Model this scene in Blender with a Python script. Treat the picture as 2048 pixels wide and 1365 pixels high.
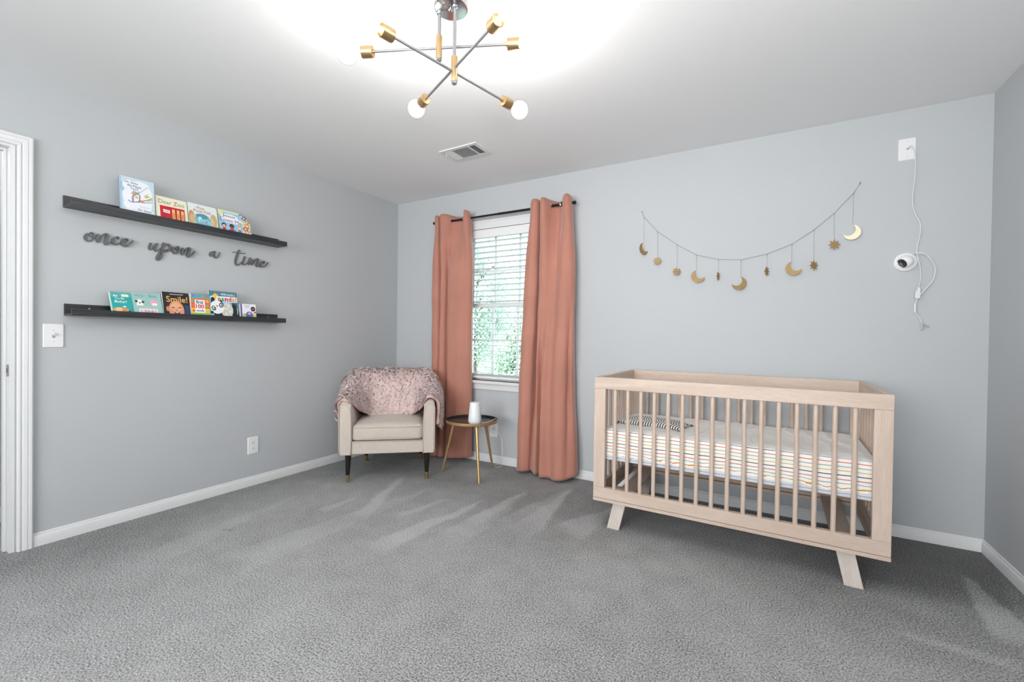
import bpy, bmesh, math, random
import numpy as np
from mathutils import Vector, Matrix, Euler
random.seed(7); rng = np.random.default_rng(7)
for o in list(bpy.data.objects): bpy.data.objects.remove(o)
SC = bpy.context.scene; COL = SC.collection
PI = math.pi

# ---------------------------------------------------------------- camera
def make_camera():
    yaw, pitch, roll, f = 0.5242951902776827, -0.010166690432745916, 0.013372257532868286, 883.8434448896729
    cy, sy = math.cos(yaw), math.sin(yaw)
    F = Vector((-sy*math.cos(pitch), cy*math.cos(pitch), math.sin(pitch)))
    R = Vector((cy, sy, 0)); U = R.cross(F)
    c, s = math.cos(roll), math.sin(roll)
    r = c*R + s*U; u = -s*R + c*U
    cam = bpy.data.cameras.new('camera'); ob = bpy.data.objects.new('camera', cam); COL.objects.link(ob)
    M = Matrix((( r.x, u.x, -F.x, 3.262324), (r.y, u.y, -F.y, -3.303068), (r.z, u.z, -F.z, 1.118774), (0,0,0,1)))
    ob.matrix_world = M
    cam.sensor_fit = 'HORIZONTAL'; cam.sensor_width = 36; cam.lens = f/2048*36
    cam.clip_start = 0.02; cam.clip_end = 200
    SC.camera = ob
make_camera()

# ---------------------------------------------------------------- light and exposure
BULB_W = 2.8          # each of the six bulbs
FILL_W = 88            # added fill light behind the camera
SKY_S = 1.8
FLASH_W = 24        # the photographer's flash bounced off the ceiling
EXPO = 0.14
SC.view_settings.view_transform = 'Standard'; SC.view_settings.look = 'None'
SC.view_settings.gamma = 1; SC.view_settings.exposure = EXPO
SC.view_settings.use_curve_mapping = False

world = bpy.data.worlds.new('sky'); SC.world = world; world.use_nodes = True
wn = world.node_tree.nodes; wl = world.node_tree.links; wn.clear()
wo = wn.new('ShaderNodeOutputWorld'); bg = wn.new('ShaderNodeBackground'); sk = wn.new('ShaderNodeTexSky')
sk.sky_type = 'NISHITA'; sk.sun_disc = False; sk.sun_elevation = math.radians(48); sk.sun_rotation = math.radians(200)
sk.dust_density = 3.0; sk.air_density = 1.0
hs = wn.new('ShaderNodeHueSaturation'); hs.inputs['Saturation'].default_value = 0.45
wl.new(sk.outputs[0], hs.inputs['Color']); wl.new(hs.outputs[0], bg.inputs[0]); bg.inputs[1].default_value = SKY_S
wl.new(bg.outputs[0], wo.inputs[0])

def area(name, loc, rot, sx, sy, W, col=(1,1,1)):
    l = bpy.data.lights.new(name, 'AREA'); l.shape = 'RECTANGLE'; l.size = sx; l.size_y = sy; l.energy = W; l.color = col
    o = bpy.data.objects.new(name, l); COL.objects.link(o); o.location = loc; o.rotation_euler = rot
    return o
# fill light added behind the camera to even out the room
area('rear_fill_light', (2.15, -5.64, 1.5), (math.radians(90), 0, 0), 2.65, 1.45, FILL_W, (0.95, 0.98, 1.0)).data.spread = math.radians(140)
# the photographer's flash on the tripod, tilted up to bounce off the ceiling ahead
fl_ = area('bounce_flash', (3.25, -3.15, 1.45), (0,0,0), 0.3, 0.3, FLASH_W, (1, .99, .97))
fl_.rotation_euler = Vector((-.29, .50, .815)).to_track_quat('-Z', 'Y').to_euler()
# ceiling lamp of the hallway beyond the door
hl = bpy.data.lights.new('hallway_lamp', 'POINT'); hl.energy = 9; hl.shadow_soft_size = 0.1
ho = bpy.data.objects.new('hallway_lamp', hl); COL.objects.link(ho); ho.location = (-0.75, -3.1, 2.25)

# ---------------------------------------------------------------- materials
def lin(c): return c/12.92 if c <= 0.04045 else ((c+0.055)/1.055)**2.4
def hexc(h): h = h.lstrip('#'); return tuple(lin(int(h[i:i+2],16)/255) for i in (0,2,4))
MATS = {}
def mat(name, col, rough=0.6, metal=0.0, spec=0.5, bump=None, noise=None, sheen=0.0, emit=None, coat=0):
    """bump=(scale, strength, dist); noise=(scale, amount) varies the colour"""
    if name in MATS: return MATS[name]
    if isinstance(col, str): col = hexc(col)
    m = bpy.data.materials.new(name); m.use_nodes = True; nt = m.node_tree; b = nt.nodes['Principled BSDF']
    b.inputs['Base Color'].default_value = (*col, 1); b.inputs['Roughness'].default_value = rough
    b.inputs['Metallic'].default_value = metal; b.inputs['Specular IOR Level'].default_value = spec
    if sheen: b.inputs['Sheen Weight'].default_value = sheen; b.inputs['Sheen Roughness'].default_value = 0.4
    if coat: b.inputs['Coat Weight'].default_value = coat
    if emit: b.inputs['Emission Color'].default_value = (*emit[0], 1); b.inputs['Emission Strength'].default_value = emit[1]
    tc = nt.nodes.new('ShaderNodeTexCoord')
    if bump:
        n = nt.nodes.new('ShaderNodeTexNoise'); n.inputs['Scale'].default_value = bump[0]; n.inputs['Detail'].default_value = 4
        bp = nt.nodes.new('ShaderNodeBump'); bp.inputs['Strength'].default_value = bump[1]; bp.inputs['Distance'].default_value = bump[2]
        nt.links.new(tc.outputs['Object'], n.inputs['Vector']); nt.links.new(n.outputs['Fac'], bp.inputs['Height'])
        nt.links.new(bp.outputs[0], b.inputs['Normal'])
    if noise:
        n = nt.nodes.new('ShaderNodeTexNoise'); n.inputs['Scale'].default_value = noise[0]; n.inputs['Detail'].default_value = 5
        mr = nt.nodes.new('ShaderNodeMapRange'); mr.inputs['From Min'].default_value = .3; mr.inputs['From Max'].default_value = .7
        mr.inputs['To Min'].default_value = 1-noise[1]; mr.inputs['To Max'].default_value = 1+noise[1]
        mx = nt.nodes.new('ShaderNodeVectorMath'); mx.operation = 'SCALE'; mx.inputs[0].default_value = col
        nt.links.new(tc.outputs['Object'], n.inputs['Vector']); nt.links.new(n.outputs['Fac'], mr.inputs['Value'])
        nt.links.new(mr.outputs[0], mx.inputs['Scale']); nt.links.new(mx.outputs[0], b.inputs['Base Color'])
    MATS[name] = m; return m

def wood(name, axis, c1='D0BEB0', c2='BAA290', s=1.0):
    """pale washed wood, grain running along one axis of the thing"""
    if name in MATS: return MATS[name]
    m = bpy.data.materials.new(name); m.use_nodes = True; nt = m.node_tree; b = nt.nodes['Principled BSDF']
    tc = nt.nodes.new('ShaderNodeTexCoord'); mp = nt.nodes.new('ShaderNodeMapping')
    sc = [9*s, 9*s, 9*s]; sc['xyz'.index(axis)] = 0.9*s; mp.inputs['Scale'].default_value = sc
    n = nt.nodes.new('ShaderNodeTexNoise'); n.inputs['Scale'].default_value = 2.2; n.inputs['Detail'].default_value = 3; n.inputs['Distortion'].default_value = 0.7
    w = nt.nodes.new('ShaderNodeTexNoise'); w.inputs['Scale'].default_value = 22; w.inputs['Detail'].default_value = 6
    mm = nt.nodes.new('ShaderNodeMath'); mm.operation = 'MULTIPLY_ADD'; mm.inputs[1].default_value = 0.45
    cr = nt.nodes.new('ShaderNodeValToRGB'); e = cr.color_ramp.elements
    e[0].position = 0.35; e[0].color = (*hexc(c2), 1); e[1].position = 0.75; e[1].color = (*hexc(c1), 1)
    L = nt.links
    L.new(tc.outputs['Object'], mp.inputs[0]); L.new(mp.outputs[0], n.inputs['Vector']); L.new(mp.outputs[0], w.inputs['Vector'])
    L.new(w.outputs['Fac'], mm.inputs[0]); 
    m2 = nt.nodes.new('ShaderNodeMath'); m2.operation = 'MULTIPLY'; m2.inputs[1].default_value = 0.75
    L.new(n.outputs['Fac'], m2.inputs[0]); L.new(m2.outputs[0], mm.inputs[2]); L.new(mm.outputs[0], cr.inputs[0])
    L.new(cr.outputs[0], b.inputs['Base Color']); b.inputs['Roughness'].default_value = 0.5
    bp = nt.nodes.new('ShaderNodeBump'); bp.inputs['Strength'].default_value = 0.12; bp.inputs['Distance'].default_value = 0.002
    L.new(w.outputs['Fac'], bp.inputs['Height']); L.new(bp.outputs[0], b.inputs['Normal'])
    MATS[name] = m; return m

WALL = mat('wall_paint', (0.505, 0.523, 0.538), 0.75, bump=(260, 0.10, 0.001), noise=(1.2, 0.012), spec=0.3)
CEIL = mat('ceiling_paint', (0.84, 0.84, 0.842), 0.9, bump=(300, 0.08, 0.001), spec=0.2)
TRIM = mat('white_trim_paint', (0.75, 0.75, 0.753), 0.4, noise=(6, 0.01))
WHITE = mat('white_plastic', (0.82, 0.82, 0.82), 0.35)
DARKHOLE = mat('dark_slot', (0.03, 0.03, 0.03), 0.8)
BLACKM = mat('black_metal', (0.02, 0.02, 0.022), 0.4, metal=0.6)
BRASS = mat('brushed_brass', (0.55, 0.38, 0.20), 0.36, metal=1.0, noise=(40, 0.05))
NICKEL = mat('satin_nickel', (0.27, 0.27, 0.275), 0.4, metal=0.5)
CHROME = mat('chrome', (0.60, 0.60, 0.62), 0.16, metal=1.0)
STEEL = mat('steel_plate', (0.5, 0.5, 0.5), 0.35, metal=1.0)

# ---------------------------------------------------------------- geometry helpers
class MB:
    def __init__(s): s.v = []; s.f = []; s.m = []; s.cur = 0
    def add(s, vs, fs, mi=None):
        n = len(s.v); s.v.extend([tuple(map(float, q)) for q in vs]); s.f.extend([tuple(i+n for i in f) for f in fs])
        s.m.extend([s.cur if mi is None else mi]*len(fs)); return s
    def box(s, x0, x1, y0, y1, z0, z1, mi=None, M=None):
        vs = [Vector((x,y,z)) for z in (z0,z1) for y in (y0,y1) for x in (x0,x1)]
        if M is not None: vs = [M @ q for q in vs]
        fs = [(0,2,3,1),(4,5,7,6),(0,1,5,4),(2,6,7,3),(0,4,6,2),(1,3,7,5)]
        return s.add(vs, fs, mi)
    def tube(s, pts, r, n=10, mi=None, cap=True, closed=False):
        pts = [Vector(q) for q in pts]; N = len(pts); rr = r if hasattr(r, '__len__') else [r]*N
        vs = []; fs = []; prev = None
        for i, q in enumerate(pts):
            if closed: d = pts[(i+1) % N]-pts[i-1]
            else: d = pts[min(i+1,N-1)]-pts[max(i-1,0)]
            d.normalize()
            if prev is None:
                a = Vector((0,0,1)) if abs(d.z) < .9 else Vector((1,0,0)); a = d.cross(a).normalized()
            else:
                a = (prev - d*prev.dot(d)); a = a.normalized() if a.length > 1e-6 else d.orthogonal().normalized()
            prev = a; b = d.cross(a)
            for k in range(n):
                t = 2*PI*k/n; vs.append(q + (a*math.cos(t)+b*math.sin(t))*rr[i])
        M = N if closed else N-1
        for i in range(M):
            for k in range(n):
                j = (i+1) % N
                fs.append((i*n+k, i*n+(k+1)%n, j*n+(k+1)%n, j*n+k))
        if cap and not closed:
            fs.append(tuple(range(n-1,-1,-1))); fs.append(tuple((N-1)*n+k for k in range(n)))
        return s.add(vs, fs, mi)
    def lathe(s, prof, n=32, M=None, mi=None, cap=True):
        """prof = [(r, z)...]; rotated about z"""
        vs = []; fs = []
        for r, z in prof:
            for k in range(n):
                t = 2*PI*k/n; vs.append(Vector((r*math.cos(t), r*math.sin(t), z)))
        for i in range(len(prof)-1):
            for k in range(n): fs.append((i*n+k, i*n+(k+1)%n, (i+1)*n+(k+1)%n, (i+1)*n+k))
        if cap and prof[0][0] > 1e-5: fs.append(tuple(range(n-1,-1,-1)))
        if cap and prof[-1][0] > 1e-5: fs.append(tuple((len(prof)-1)*n+k for k in range(n)))
        if M is not None: vs = [M @ q for q in vs]
        return s.add(vs, fs, mi)
    def prism(s, poly, a, b, fn, mi=None):
        """poly 2D extruded from a to b; fn(u,v,w)->xyz"""
        n = len(poly); vs = [fn(u,v,a) for u,v in poly]+[fn(u,v,b) for u,v in poly]
        fs = [tuple(range(n-1,-1,-1)), tuple(range(n,2*n))]+[(i,(i+1)%n,n+(i+1)%n,n+i) for i in range(n)]
        return s.add(vs, fs, mi)
    def grid(s, P, mi=None, closed_u=False):
        """P[i][j] of points"""
        R = len(P); Cc = len(P[0]); vs = [q for row in P for q in row]; fs = []
        for i in range(R-1):
            for j in range(Cc if closed_u else Cc-1):
                k = (j+1) % Cc; fs.append((i*Cc+j, i*Cc+k, (i+1)*Cc+k, (i+1)*Cc+j))
        return s.add(vs, fs, mi)
    def build(s, name, mats, parent=None, smooth=False, bevel=0, bseg=2, auto=None):
        me = bpy.data.meshes.new(name); me.from_pydata(s.v, [], s.f); 
        if not isinstance(mats, (list, tuple)): mats = [mats]
        for q in mats: me.materials.append(q)
        me.polygons.foreach_set('material_index', s.m); me.update()
        bm = bmesh.new(); bm.from_mesh(me); bmesh.ops.remove_doubles(bm, verts=bm.verts, dist=1e-6)
        if bevel:
            es = [e for e in bm.edges if len(e.link_faces) == 2 and e.calc_face_angle(0) > 0.6]
            bmesh.ops.bevel(bm, geom=es, offset=bevel, segments=bseg, affect='EDGES', profile=0.6, clamp_overlap=True)
        bmesh.ops.recalc_face_normals(bm, faces=bm.faces)
        if smooth or auto:
            for f in bm.faces: f.smooth = True
            ang = auto or 3.2
            for e in bm.edges:
                if len(e.link_faces) == 2 and e.calc_face_angle(0) > ang: e.smooth = False
        bm.to_mesh(me); bm.free()
        o = bpy.data.objects.new(name, me); COL.objects.link(o)
        if parent: o.parent = parent
        return o
def tag(o, label=None, cat=None, group=None, kind=None):
    if label: o['label'] = label
    if cat: o['category'] = cat
    if group: o['group'] = group
    if kind: o['kind'] = kind
    return o
def thing(name, label, cat, loc=(0,0,0), rot=(0,0,0), group=None):
    o = bpy.data.objects.new(name, None); COL.objects.link(o); o.location = loc; o.rotation_euler = rot
    o.empty_display_size = 0.05
    return tag(o, label, cat, group)
def frame_matrix(loc, X, Y, Z):
    return Matrix(((X[0],Y[0],Z[0],loc[0]),(X[1],Y[1],Z[1],loc[1]),(X[2],Y[2],Z[2],loc[2]),(0,0,0,1)))
def catmull(pts, n=6, closed=False):
    P = [np.array(q, float) for q in pts]; out = []; N = len(P)
    rngi = range(N) if closed else range(N-1)
    for i in rngi:
        if closed: a, b, c, d = P[i-1], P[i], P[(i+1)%N], P[(i+2)%N]
        else: a, b, c, d = P[max(i-1,0)], P[i], P[i+1], P[min(i+2,N-1)]
        for k in range(n):
            t = k/n; out.append(0.5*((2*b)+(c-a)*t+(2*a-5*b+4*c-d)*t*t+(3*b-a-3*c+d)*t**3))
    if not closed: out.append(P[-1])
    return out
def axis_matrix(p, d):
    """local z along d at p"""
    d = Vector(d).normalized(); q = d.to_track_quat('Z', 'Y'); return Matrix.Translation(p) @ q.to_matrix().to_4x4()

# ================================================================ SETTING
W, H, FY = 4.2803, 2.44, -5.6
# floor with vacuum strokes pressed into the pile (one mask holds pile direction and painted crib shade)
def make_floor():
    x0, x1, y0, y1 = -1.6, 4.42, -5.75, 0.12
    NX, NY = 402, 392
    xs = np.linspace(x0, x1, NX); ys = np.linspace(y0, y1, NY); X, Y = np.meshgrid(xs, ys)
    m = np.zeros_like(X)
    def noise2(sc, seed):
        r = np.random.default_rng(seed); gx = int((x1-x0)/sc)+3; gy = int((y1-y0)/sc)+3; g = r.random((gy, gx))
        u = (X-x0)/sc; v = (Y-y0)/sc; i = u.astype(int); j = v.astype(int); fu = u-i; fv = v-j
        fu = fu*fu*(3-2*fu); fv = fv*fv*(3-2*fv)
        return (g[j,i]*(1-fu)+g[j,i+1]*fu)*(1-fv)+(g[j+1,i]*(1-fu)+g[j+1,i+1]*fu)*fv
    wob = (noise2(0.14, 1)-.5)*.035+(noise2(0.04, 2)-.5)*.02
    def wedge(a, b, c, s, soft=.02, fade=.25):
        # a apex; triangle a-b-c, fading beyond b-c
        a, b, c = map(np.array, (a, b, c)); mid = (b+c)/2; L = np.linalg.norm(mid-a); d = (mid-a)/L; n = np.array([-d[1], d[0]])
        hb = abs((b-c)@n)/2+.015
        t = ((X-a[0])*d[0]+(Y-a[1])*d[1])/L; w = (X-a[0])*n[0]+(Y-a[1])*n[1]+wob
        half = np.clip(t, 0, 1.6)*hb+.004
        k = np.clip((half-np.abs(w))/soft+.5, 0, 1)*np.clip(t*8, 0, 1)*np.clip((1+fade-t)/fade, 0, 1)
        return k*s
    for a, b, c, s in (((2.014,-.231),(2.11,-.846),(2.0,-1.0),.9), ((2.014,-.231),(2.11,-.9),(1.86,-1.1),.45),
                       ((1.775,-.462),(1.703,-1.043),(1.781,-1.105),.8), ((1.775,-.462),(1.70,-1.24),(1.861,-1.345),.4),
                       ((1.607,-.753),(1.477,-1.492),(1.569,-1.526),.75), ((.763,-.669),(1.036,-1.341),(1.107,-1.327),.75),
                       ((2.43,-.40),(2.381,-.91),(2.237,-.822),.7), ((1.386,-.892),(1.294,-1.24),(1.327,-1.25),.55),
                       ((.815,-1.216),(.81,-1.451),(.86,-1.466),.55), ((4.097,-.358),(4.038,-.883),(4.18,-.83),1.0),
                       ((3.657,-1.095),(4.008,-1.085),(4.008,-1.115),.5), ((4.262,-.107),(4.20,-.70),(4.28,-.60),.45),
                       ((1.15,-.75),(.95,-1.9),(1.15,-1.95),.3), ((.45,-1.35),(.55,-2.2),(.7,-2.2),.25)):
        m = np.maximum(m, wedge(a, b, c, s))
    # trodden patch between the table's feet, lying pile near walls
    m = np.maximum(m, .6*np.clip(1.4-np.hypot((X-1.24)/.13, (Y+.34)/.16)+wob*6, 0, 1))
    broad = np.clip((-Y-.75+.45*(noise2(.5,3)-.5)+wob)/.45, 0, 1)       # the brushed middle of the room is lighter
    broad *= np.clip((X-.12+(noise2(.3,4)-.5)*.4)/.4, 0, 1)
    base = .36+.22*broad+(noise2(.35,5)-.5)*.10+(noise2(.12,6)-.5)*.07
    base -= .28*np.clip((X-3.45)/.25,0,1)*np.clip((Y+.75+wob)/.18,0,1)  # pressed pile and the crib's cast shadow, both painted darker here
    base -= .12*np.clip((X-2.3)/.2,0,1)*np.clip((Y+.80)/.15,0,1)  # carpet under and behind the crib: its shade painted in with the pile tone
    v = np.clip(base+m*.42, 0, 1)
    for (sx_, sy_) in ((.607,-1.954),(.628,-1.944),(.649,-1.935)): v -= .45*np.clip(1.3-np.hypot((X-sx_)/.012, (Y-sy_)/.010), 0, 1)   # little dents in the pile
    v = np.clip(v, 0, 1)
    vs = np.column_stack([X.ravel(), Y.ravel(), np.zeros(X.size)])
    idx = np.arange(NX*NY).reshape(NY, NX)
    fs = np.stack([idx[:-1,:-1], idx[:-1,1:], idx[1:,1:], idx[1:,:-1]], -1).reshape(-1,4)
    me = bpy.data.meshes.new('floor'); me.vertices.add(len(vs)); me.vertices.foreach_set('co', vs.ravel())
    me.loops.add(fs.size); me.polygons.add(len(fs)); me.loops.foreach_set('vertex_index', fs.ravel())
    me.polygons.foreach_set('loop_start', np.arange(0, fs.size, 4)); me.polygons.foreach_set('loop_total', np.full(len(fs), 4))
    me.update(); me.validate()
    at = me.attributes.new('pile_and_shade', 'FLOAT', 'POINT'); at.data.foreach_set('value', v.ravel().astype(np.float32))
    mt = bpy.data.materials.new('grey_carpet'); mt.use_nodes = True; nt = mt.node_tree; b = nt.nodes['Principled BSDF']; L = nt.links
    b.inputs['Roughness'].default_value = 0.95; b.inputs['Specular IOR Level'].default_value = 0.1
    b.inputs['Sheen Weight'].default_value = 0.15
    a = nt.nodes.new('ShaderNodeAttribute'); a.attribute_name = 'pile_and_shade'
    tc = nt.nodes.new('ShaderNodeTexCoord')
    n = nt.nodes.new('ShaderNodeTexNoise'); n.inputs['Scale'].default_value = 150; n.inputs['Detail'].default_value = 2; n.inputs['Roughness'].default_value = .6
    n2 = nt.nodes.new('ShaderNodeTexNoise'); n2.inputs['Scale'].default_value = 9; n2.inputs['Detail'].default_value = 6
    L.new(tc.outputs['Object'], n.inputs['Vector']); L.new(tc.outputs['Object'], n2.inputs['Vector'])
    cr = nt.nodes.new('ShaderNodeValToRGB'); e = cr.color_ramp.elements
    e[0].position = 0; e[0].color = (.09,.089,.088,1); e[1].position = 1; e[1].color = (.50,.50,.497,1)
    s1 = nt.nodes.new('ShaderNodeMath'); s1.operation = 'MULTIPLY_ADD'; s1.inputs[1].default_value = 2.9; s1.inputs[2].default_value = -1.45
    L.new(n.outputs['Fac'], s1.inputs[0])
    s2 = nt.nodes.new('ShaderNodeMath'); s2.operation = 'MULTIPLY_ADD'; s2.inputs[1].default_value = .3; s2.inputs[2].default_value = -.15
    L.new(n2.outputs['Fac'], s2.inputs[0])
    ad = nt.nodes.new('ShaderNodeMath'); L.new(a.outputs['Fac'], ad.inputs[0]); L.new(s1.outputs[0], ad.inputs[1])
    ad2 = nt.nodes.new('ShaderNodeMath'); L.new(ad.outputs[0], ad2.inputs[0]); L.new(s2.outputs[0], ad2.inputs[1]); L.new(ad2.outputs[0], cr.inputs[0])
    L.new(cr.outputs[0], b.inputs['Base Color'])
    bp = nt.nodes.new('ShaderNodeBump'); bp.inputs['Strength'].default_value = .8; bp.inputs['Distance'].default_value = .006
    L.new(n.outputs['Fac'], bp.inputs['Height']); L.new(bp.outputs[0], b.inputs['Normal'])
    me.materials.append(mt)
    o = bpy.data.objects.new('floor', me); COL.objects.link(o); o['kind'] = 'structure'
make_floor()

def struct(name, mb, m, parent=None, **k):
    o = mb.build(name, m, parent, **k)
    if parent is None: o['kind'] = 'structure'
    return o
T = 0.14
DY0, DY1, DZ = -2.634, -3.44, 2.045      # doorway in the left wall
struct('wall_left', MB().box(-.115,0,DY0,.0,0,H).box(-.115,0,FY,DY1,0,H).box(-.115,0,DY1,DY0,DZ,H), WALL)
WX0, WX1, WZ0, WZ1 = 0.835, 1.650, 0.722, 2.075   # window opening
struct('wall_back', MB().box(-.115,WX0,0,T,0,H).box(WX1,W+.14,0,T,0,H).box(WX0,WX1,0,T,0,WZ0).box(WX0,WX1,0,T,WZ1,H), WALL)
struct('wall_right', MB().box(W,W+.14,FY,0,0,H), WALL)
struct('wall_front', MB().box(-.115,.75,FY-.14,FY,0,H).box(3.55,W+.14,FY-.14,FY,0,H).box(.75,3.55,FY-.14,FY,0,.7).box(.75,3.55,FY-.14,FY,2.3,H), WALL)
struct('ceiling', MB().box(-1.6,W+.14,FY-.16,T,H,H+.12), CEIL)
# unseen window frame and blank panel, added to hold the rear fill light
w2 = MB().box(.75,.80,FY-.10,FY+.01,.7,2.3).box(3.50,3.55,FY-.10,FY+.01,.7,2.3).box(.80,3.50,FY-.10,FY+.01,.7,.75).box(.80,3.50,FY-.10,FY+.01,2.25,2.3)
struct('added_rear_window', w2, TRIM, bevel=.003)
tag(MB().box(.80,3.50,FY-.06,FY-.057,.75,2.25).build('fill_backing_panel', mat('fill_panel_cloth',(.8,.8,.78),.8)), 'unseen white panel added behind the rear fill light', 'backing panel')
# hallway beyond the doorway
struct('wall_hallway', MB().box(-1.6,-.115,-2.56,-2.44,0,H).box(-1.6,-1.48,-4.09,-2.56,0,H).box(-1.48,-.115,-4.09,-3.97,0,H), WALL)

def baseprof(h=.068, t=.013):
    return [(0,0),(t,0),(t,h*.72),(t*.86,h*.78),(t*.55,h*.82),(t*.5,h*.94),(t*.25,h),(0,h)]
def base_run(name, a, b, nrm, h=.068, t=.013):
    a = Vector((*a,0)); b = Vector((*b,0)); n = Vector((*nrm,0))
    mb = MB(); mb.prism(baseprof(h,t), 0, 1, lambda u,v,w: a+(b-a)*w+n*u+Vector((0,0,v)))
    o = struct(name, mb, TRIM, auto=.5)
    return o
base_run('baseboard_left', (0,DY0+.062), (0,0), (1,0))
base_run('baseboard_back', (0,0), (W,0), (0,-1))
base_run('baseboard_right', (W,0), (W,FY), (-1,0))
base_run('baseboard_front', (0,FY), (W,FY), (0,1))
base_run('baseboard_hallway', (-1.48,-2.56), (-.115,-2.56), (0,-1), h=.075)

# door casing (moulded) and jamb
def casing_prof():   # u across from inner edge outwards, v = proud
    return [(u*.86,v) for u,v in [(0,0),(0,.012),(.004,.016),(.012,.017),(.016,.013),(.020,.013),(.024,.017),(.040,.020),(.044,.017),(.047,.020),(.058,.021),(.0635,.018),(.0635,0)]]
def mitred_casing(mb, outer, thickness_dir=1):
    pass
dc = MB()
pf = casing_prof(); yi = DY0+.006; zi = DZ-.006
path = []
for (u, v) in pf:
    path.append([Vector((v, yi+u, 0)), Vector((v, yi+u, zi+u)), Vector((v, DY1-.006-u, zi+u)), Vector((v, DY1-.006-u, 0))])
dc.grid([list(r) for r in zip(*path)])
struct('trim_1', dc, TRIM, auto=.4)
door = thing('door_1', None, None); door['kind'] = 'structure'
jm = MB().box(-.117,.002,DY0-.019,DY0,0,DZ).box(-.117,.002,DY1,DY1+.019,0,DZ).box(-.117,.002,DY1+.019,DY0-.019,DZ-.019,DZ)
jm.build('jamb', TRIM, door, bevel=.001)
MB().box(-.078,-.045,DY0-.031,DY0-.019,0,DZ-.019).box(-.078,-.045,DY1+.019,DY1+.031,0,DZ-.019).box(-.078,-.045,DY1+.031,DY0-.031,DZ-.031,DZ-.019).build('door_stop', TRIM, door, bevel=.002)
sp = MB().box(-.040,-.008,DY0-.0215,DY0-.019,.885,.945); sp.box(-.008,-.002,DY0-.024,DY0-.019,.893,.937)
st = sp.build('strike_plate', STEEL, door, bevel=.0008)
MB().box(-.030,-.017,DY0-.0222,DY0-.0214,.903,.927).build('latch_hole', DARKHOLE, st)

# window_1: casing, stool, apron, sashes with muntins and panes
win = thing('window_1', None, None); win['kind'] = 'structure'
cw = .065
MB().box(WX0-cw,WX1+cw,-.018,0,WZ1,WZ1+.07).box(WX0-cw-.006,WX1+cw+.006,-.024,0,WZ1+.058,WZ1+.074).box(WX0-cw,WX0,-.018,0,WZ0,WZ1).box(WX1,WX1+cw,-.018,0,WZ0,WZ1).build('casing', TRIM, win, bevel=.002)
MB().box(WX0-cw-.02,WX1+cw+.02,-.045,.05,WZ0-.024,WZ0).build('sill', TRIM, win, bevel=.004)
MB().box(WX0-cw,WX1+cw,-.016,0,WZ0-.078,WZ0-.024).build('apron', TRIM, win, bevel=.002)
MB().box(WX0-.001,WX0+.018,0,T,WZ0,WZ1).box(WX1-.018,WX1+.001,0,T,WZ0,WZ1).box(WX0,WX1,0,T,WZ1-.018,WZ1).box(WX0,WX1,.05,T,WZ0,WZ0+.012).build('frame', TRIM, win)
GLASS = bpy.data.materials.new('window_glass'); GLASS.use_nodes = True
nt = GLASS.node_tree; nt.nodes.clear(); go = nt.nodes.new('ShaderNodeOutputMaterial'); mx = nt.nodes.new('ShaderNodeMixShader')
tr = nt.nodes.new('ShaderNodeBsdfTransparent'); gl = nt.nodes.new('ShaderNodeBsdfGlossy'); gl.inputs['Roughness'].default_value = .02
fr = nt.nodes.new('ShaderNodeFresnel'); fr.inputs[0].default_value = 1.45; tr.inputs[0].default_value = (.93,.98,.98,1)
nt.links.new(fr.outputs[0], mx.inputs[0]); nt.links.new(tr.outputs[0], mx.inputs[1]); nt.links.new(gl.outputs[0], mx.inputs[2]); nt.links.new(mx.outputs[0], go.inputs[0])
def sash(z0, z1, y0, y1, zm):
    x0, x1 = WX0+.018, WX1-.018; fw = .034
    s = MB().box(x0,x0+fw,y0,y1,z0,z1).box(x1-fw,x1,y0,y1,z0,z1).box(x0+fw,x1-fw,y0,y1,z0,z0+.036).box(x0+fw,x1-fw,y0,y1,z1-.036,z1).build('sash', TRIM, win, bevel=.002)
    gx = [x0+fw, 1.113, 1.369, x1-fw]; gz = [z0+.036, zm, z1-.036]; b = .010; ym = (y0+y1)/2
    for x in gx[1:3]: MB().box(x-b,x+b,ym-.009,ym+.009,gz[0],gz[2]).build('muntin', TRIM, s)
    MB().box(gx[0],gx[3],ym-.0085,ym+.0085,zm-b,zm+b).build('muntin', TRIM, s)
    for i in range(3):
        for k in range(2):
            MB().box(gx[i]+(b if i else 0),gx[i+1]-(b if i<2 else 0),ym-.002,ym+.002,gz[k]+(b if k else 0),gz[k+1]-(b if k<1 else 0)).build('pane', GLASS, s)
sash(1.383, 2.057, .088, .116, 1.715)
sash(.734, 1.419, .058, .086, 1.084)

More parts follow.
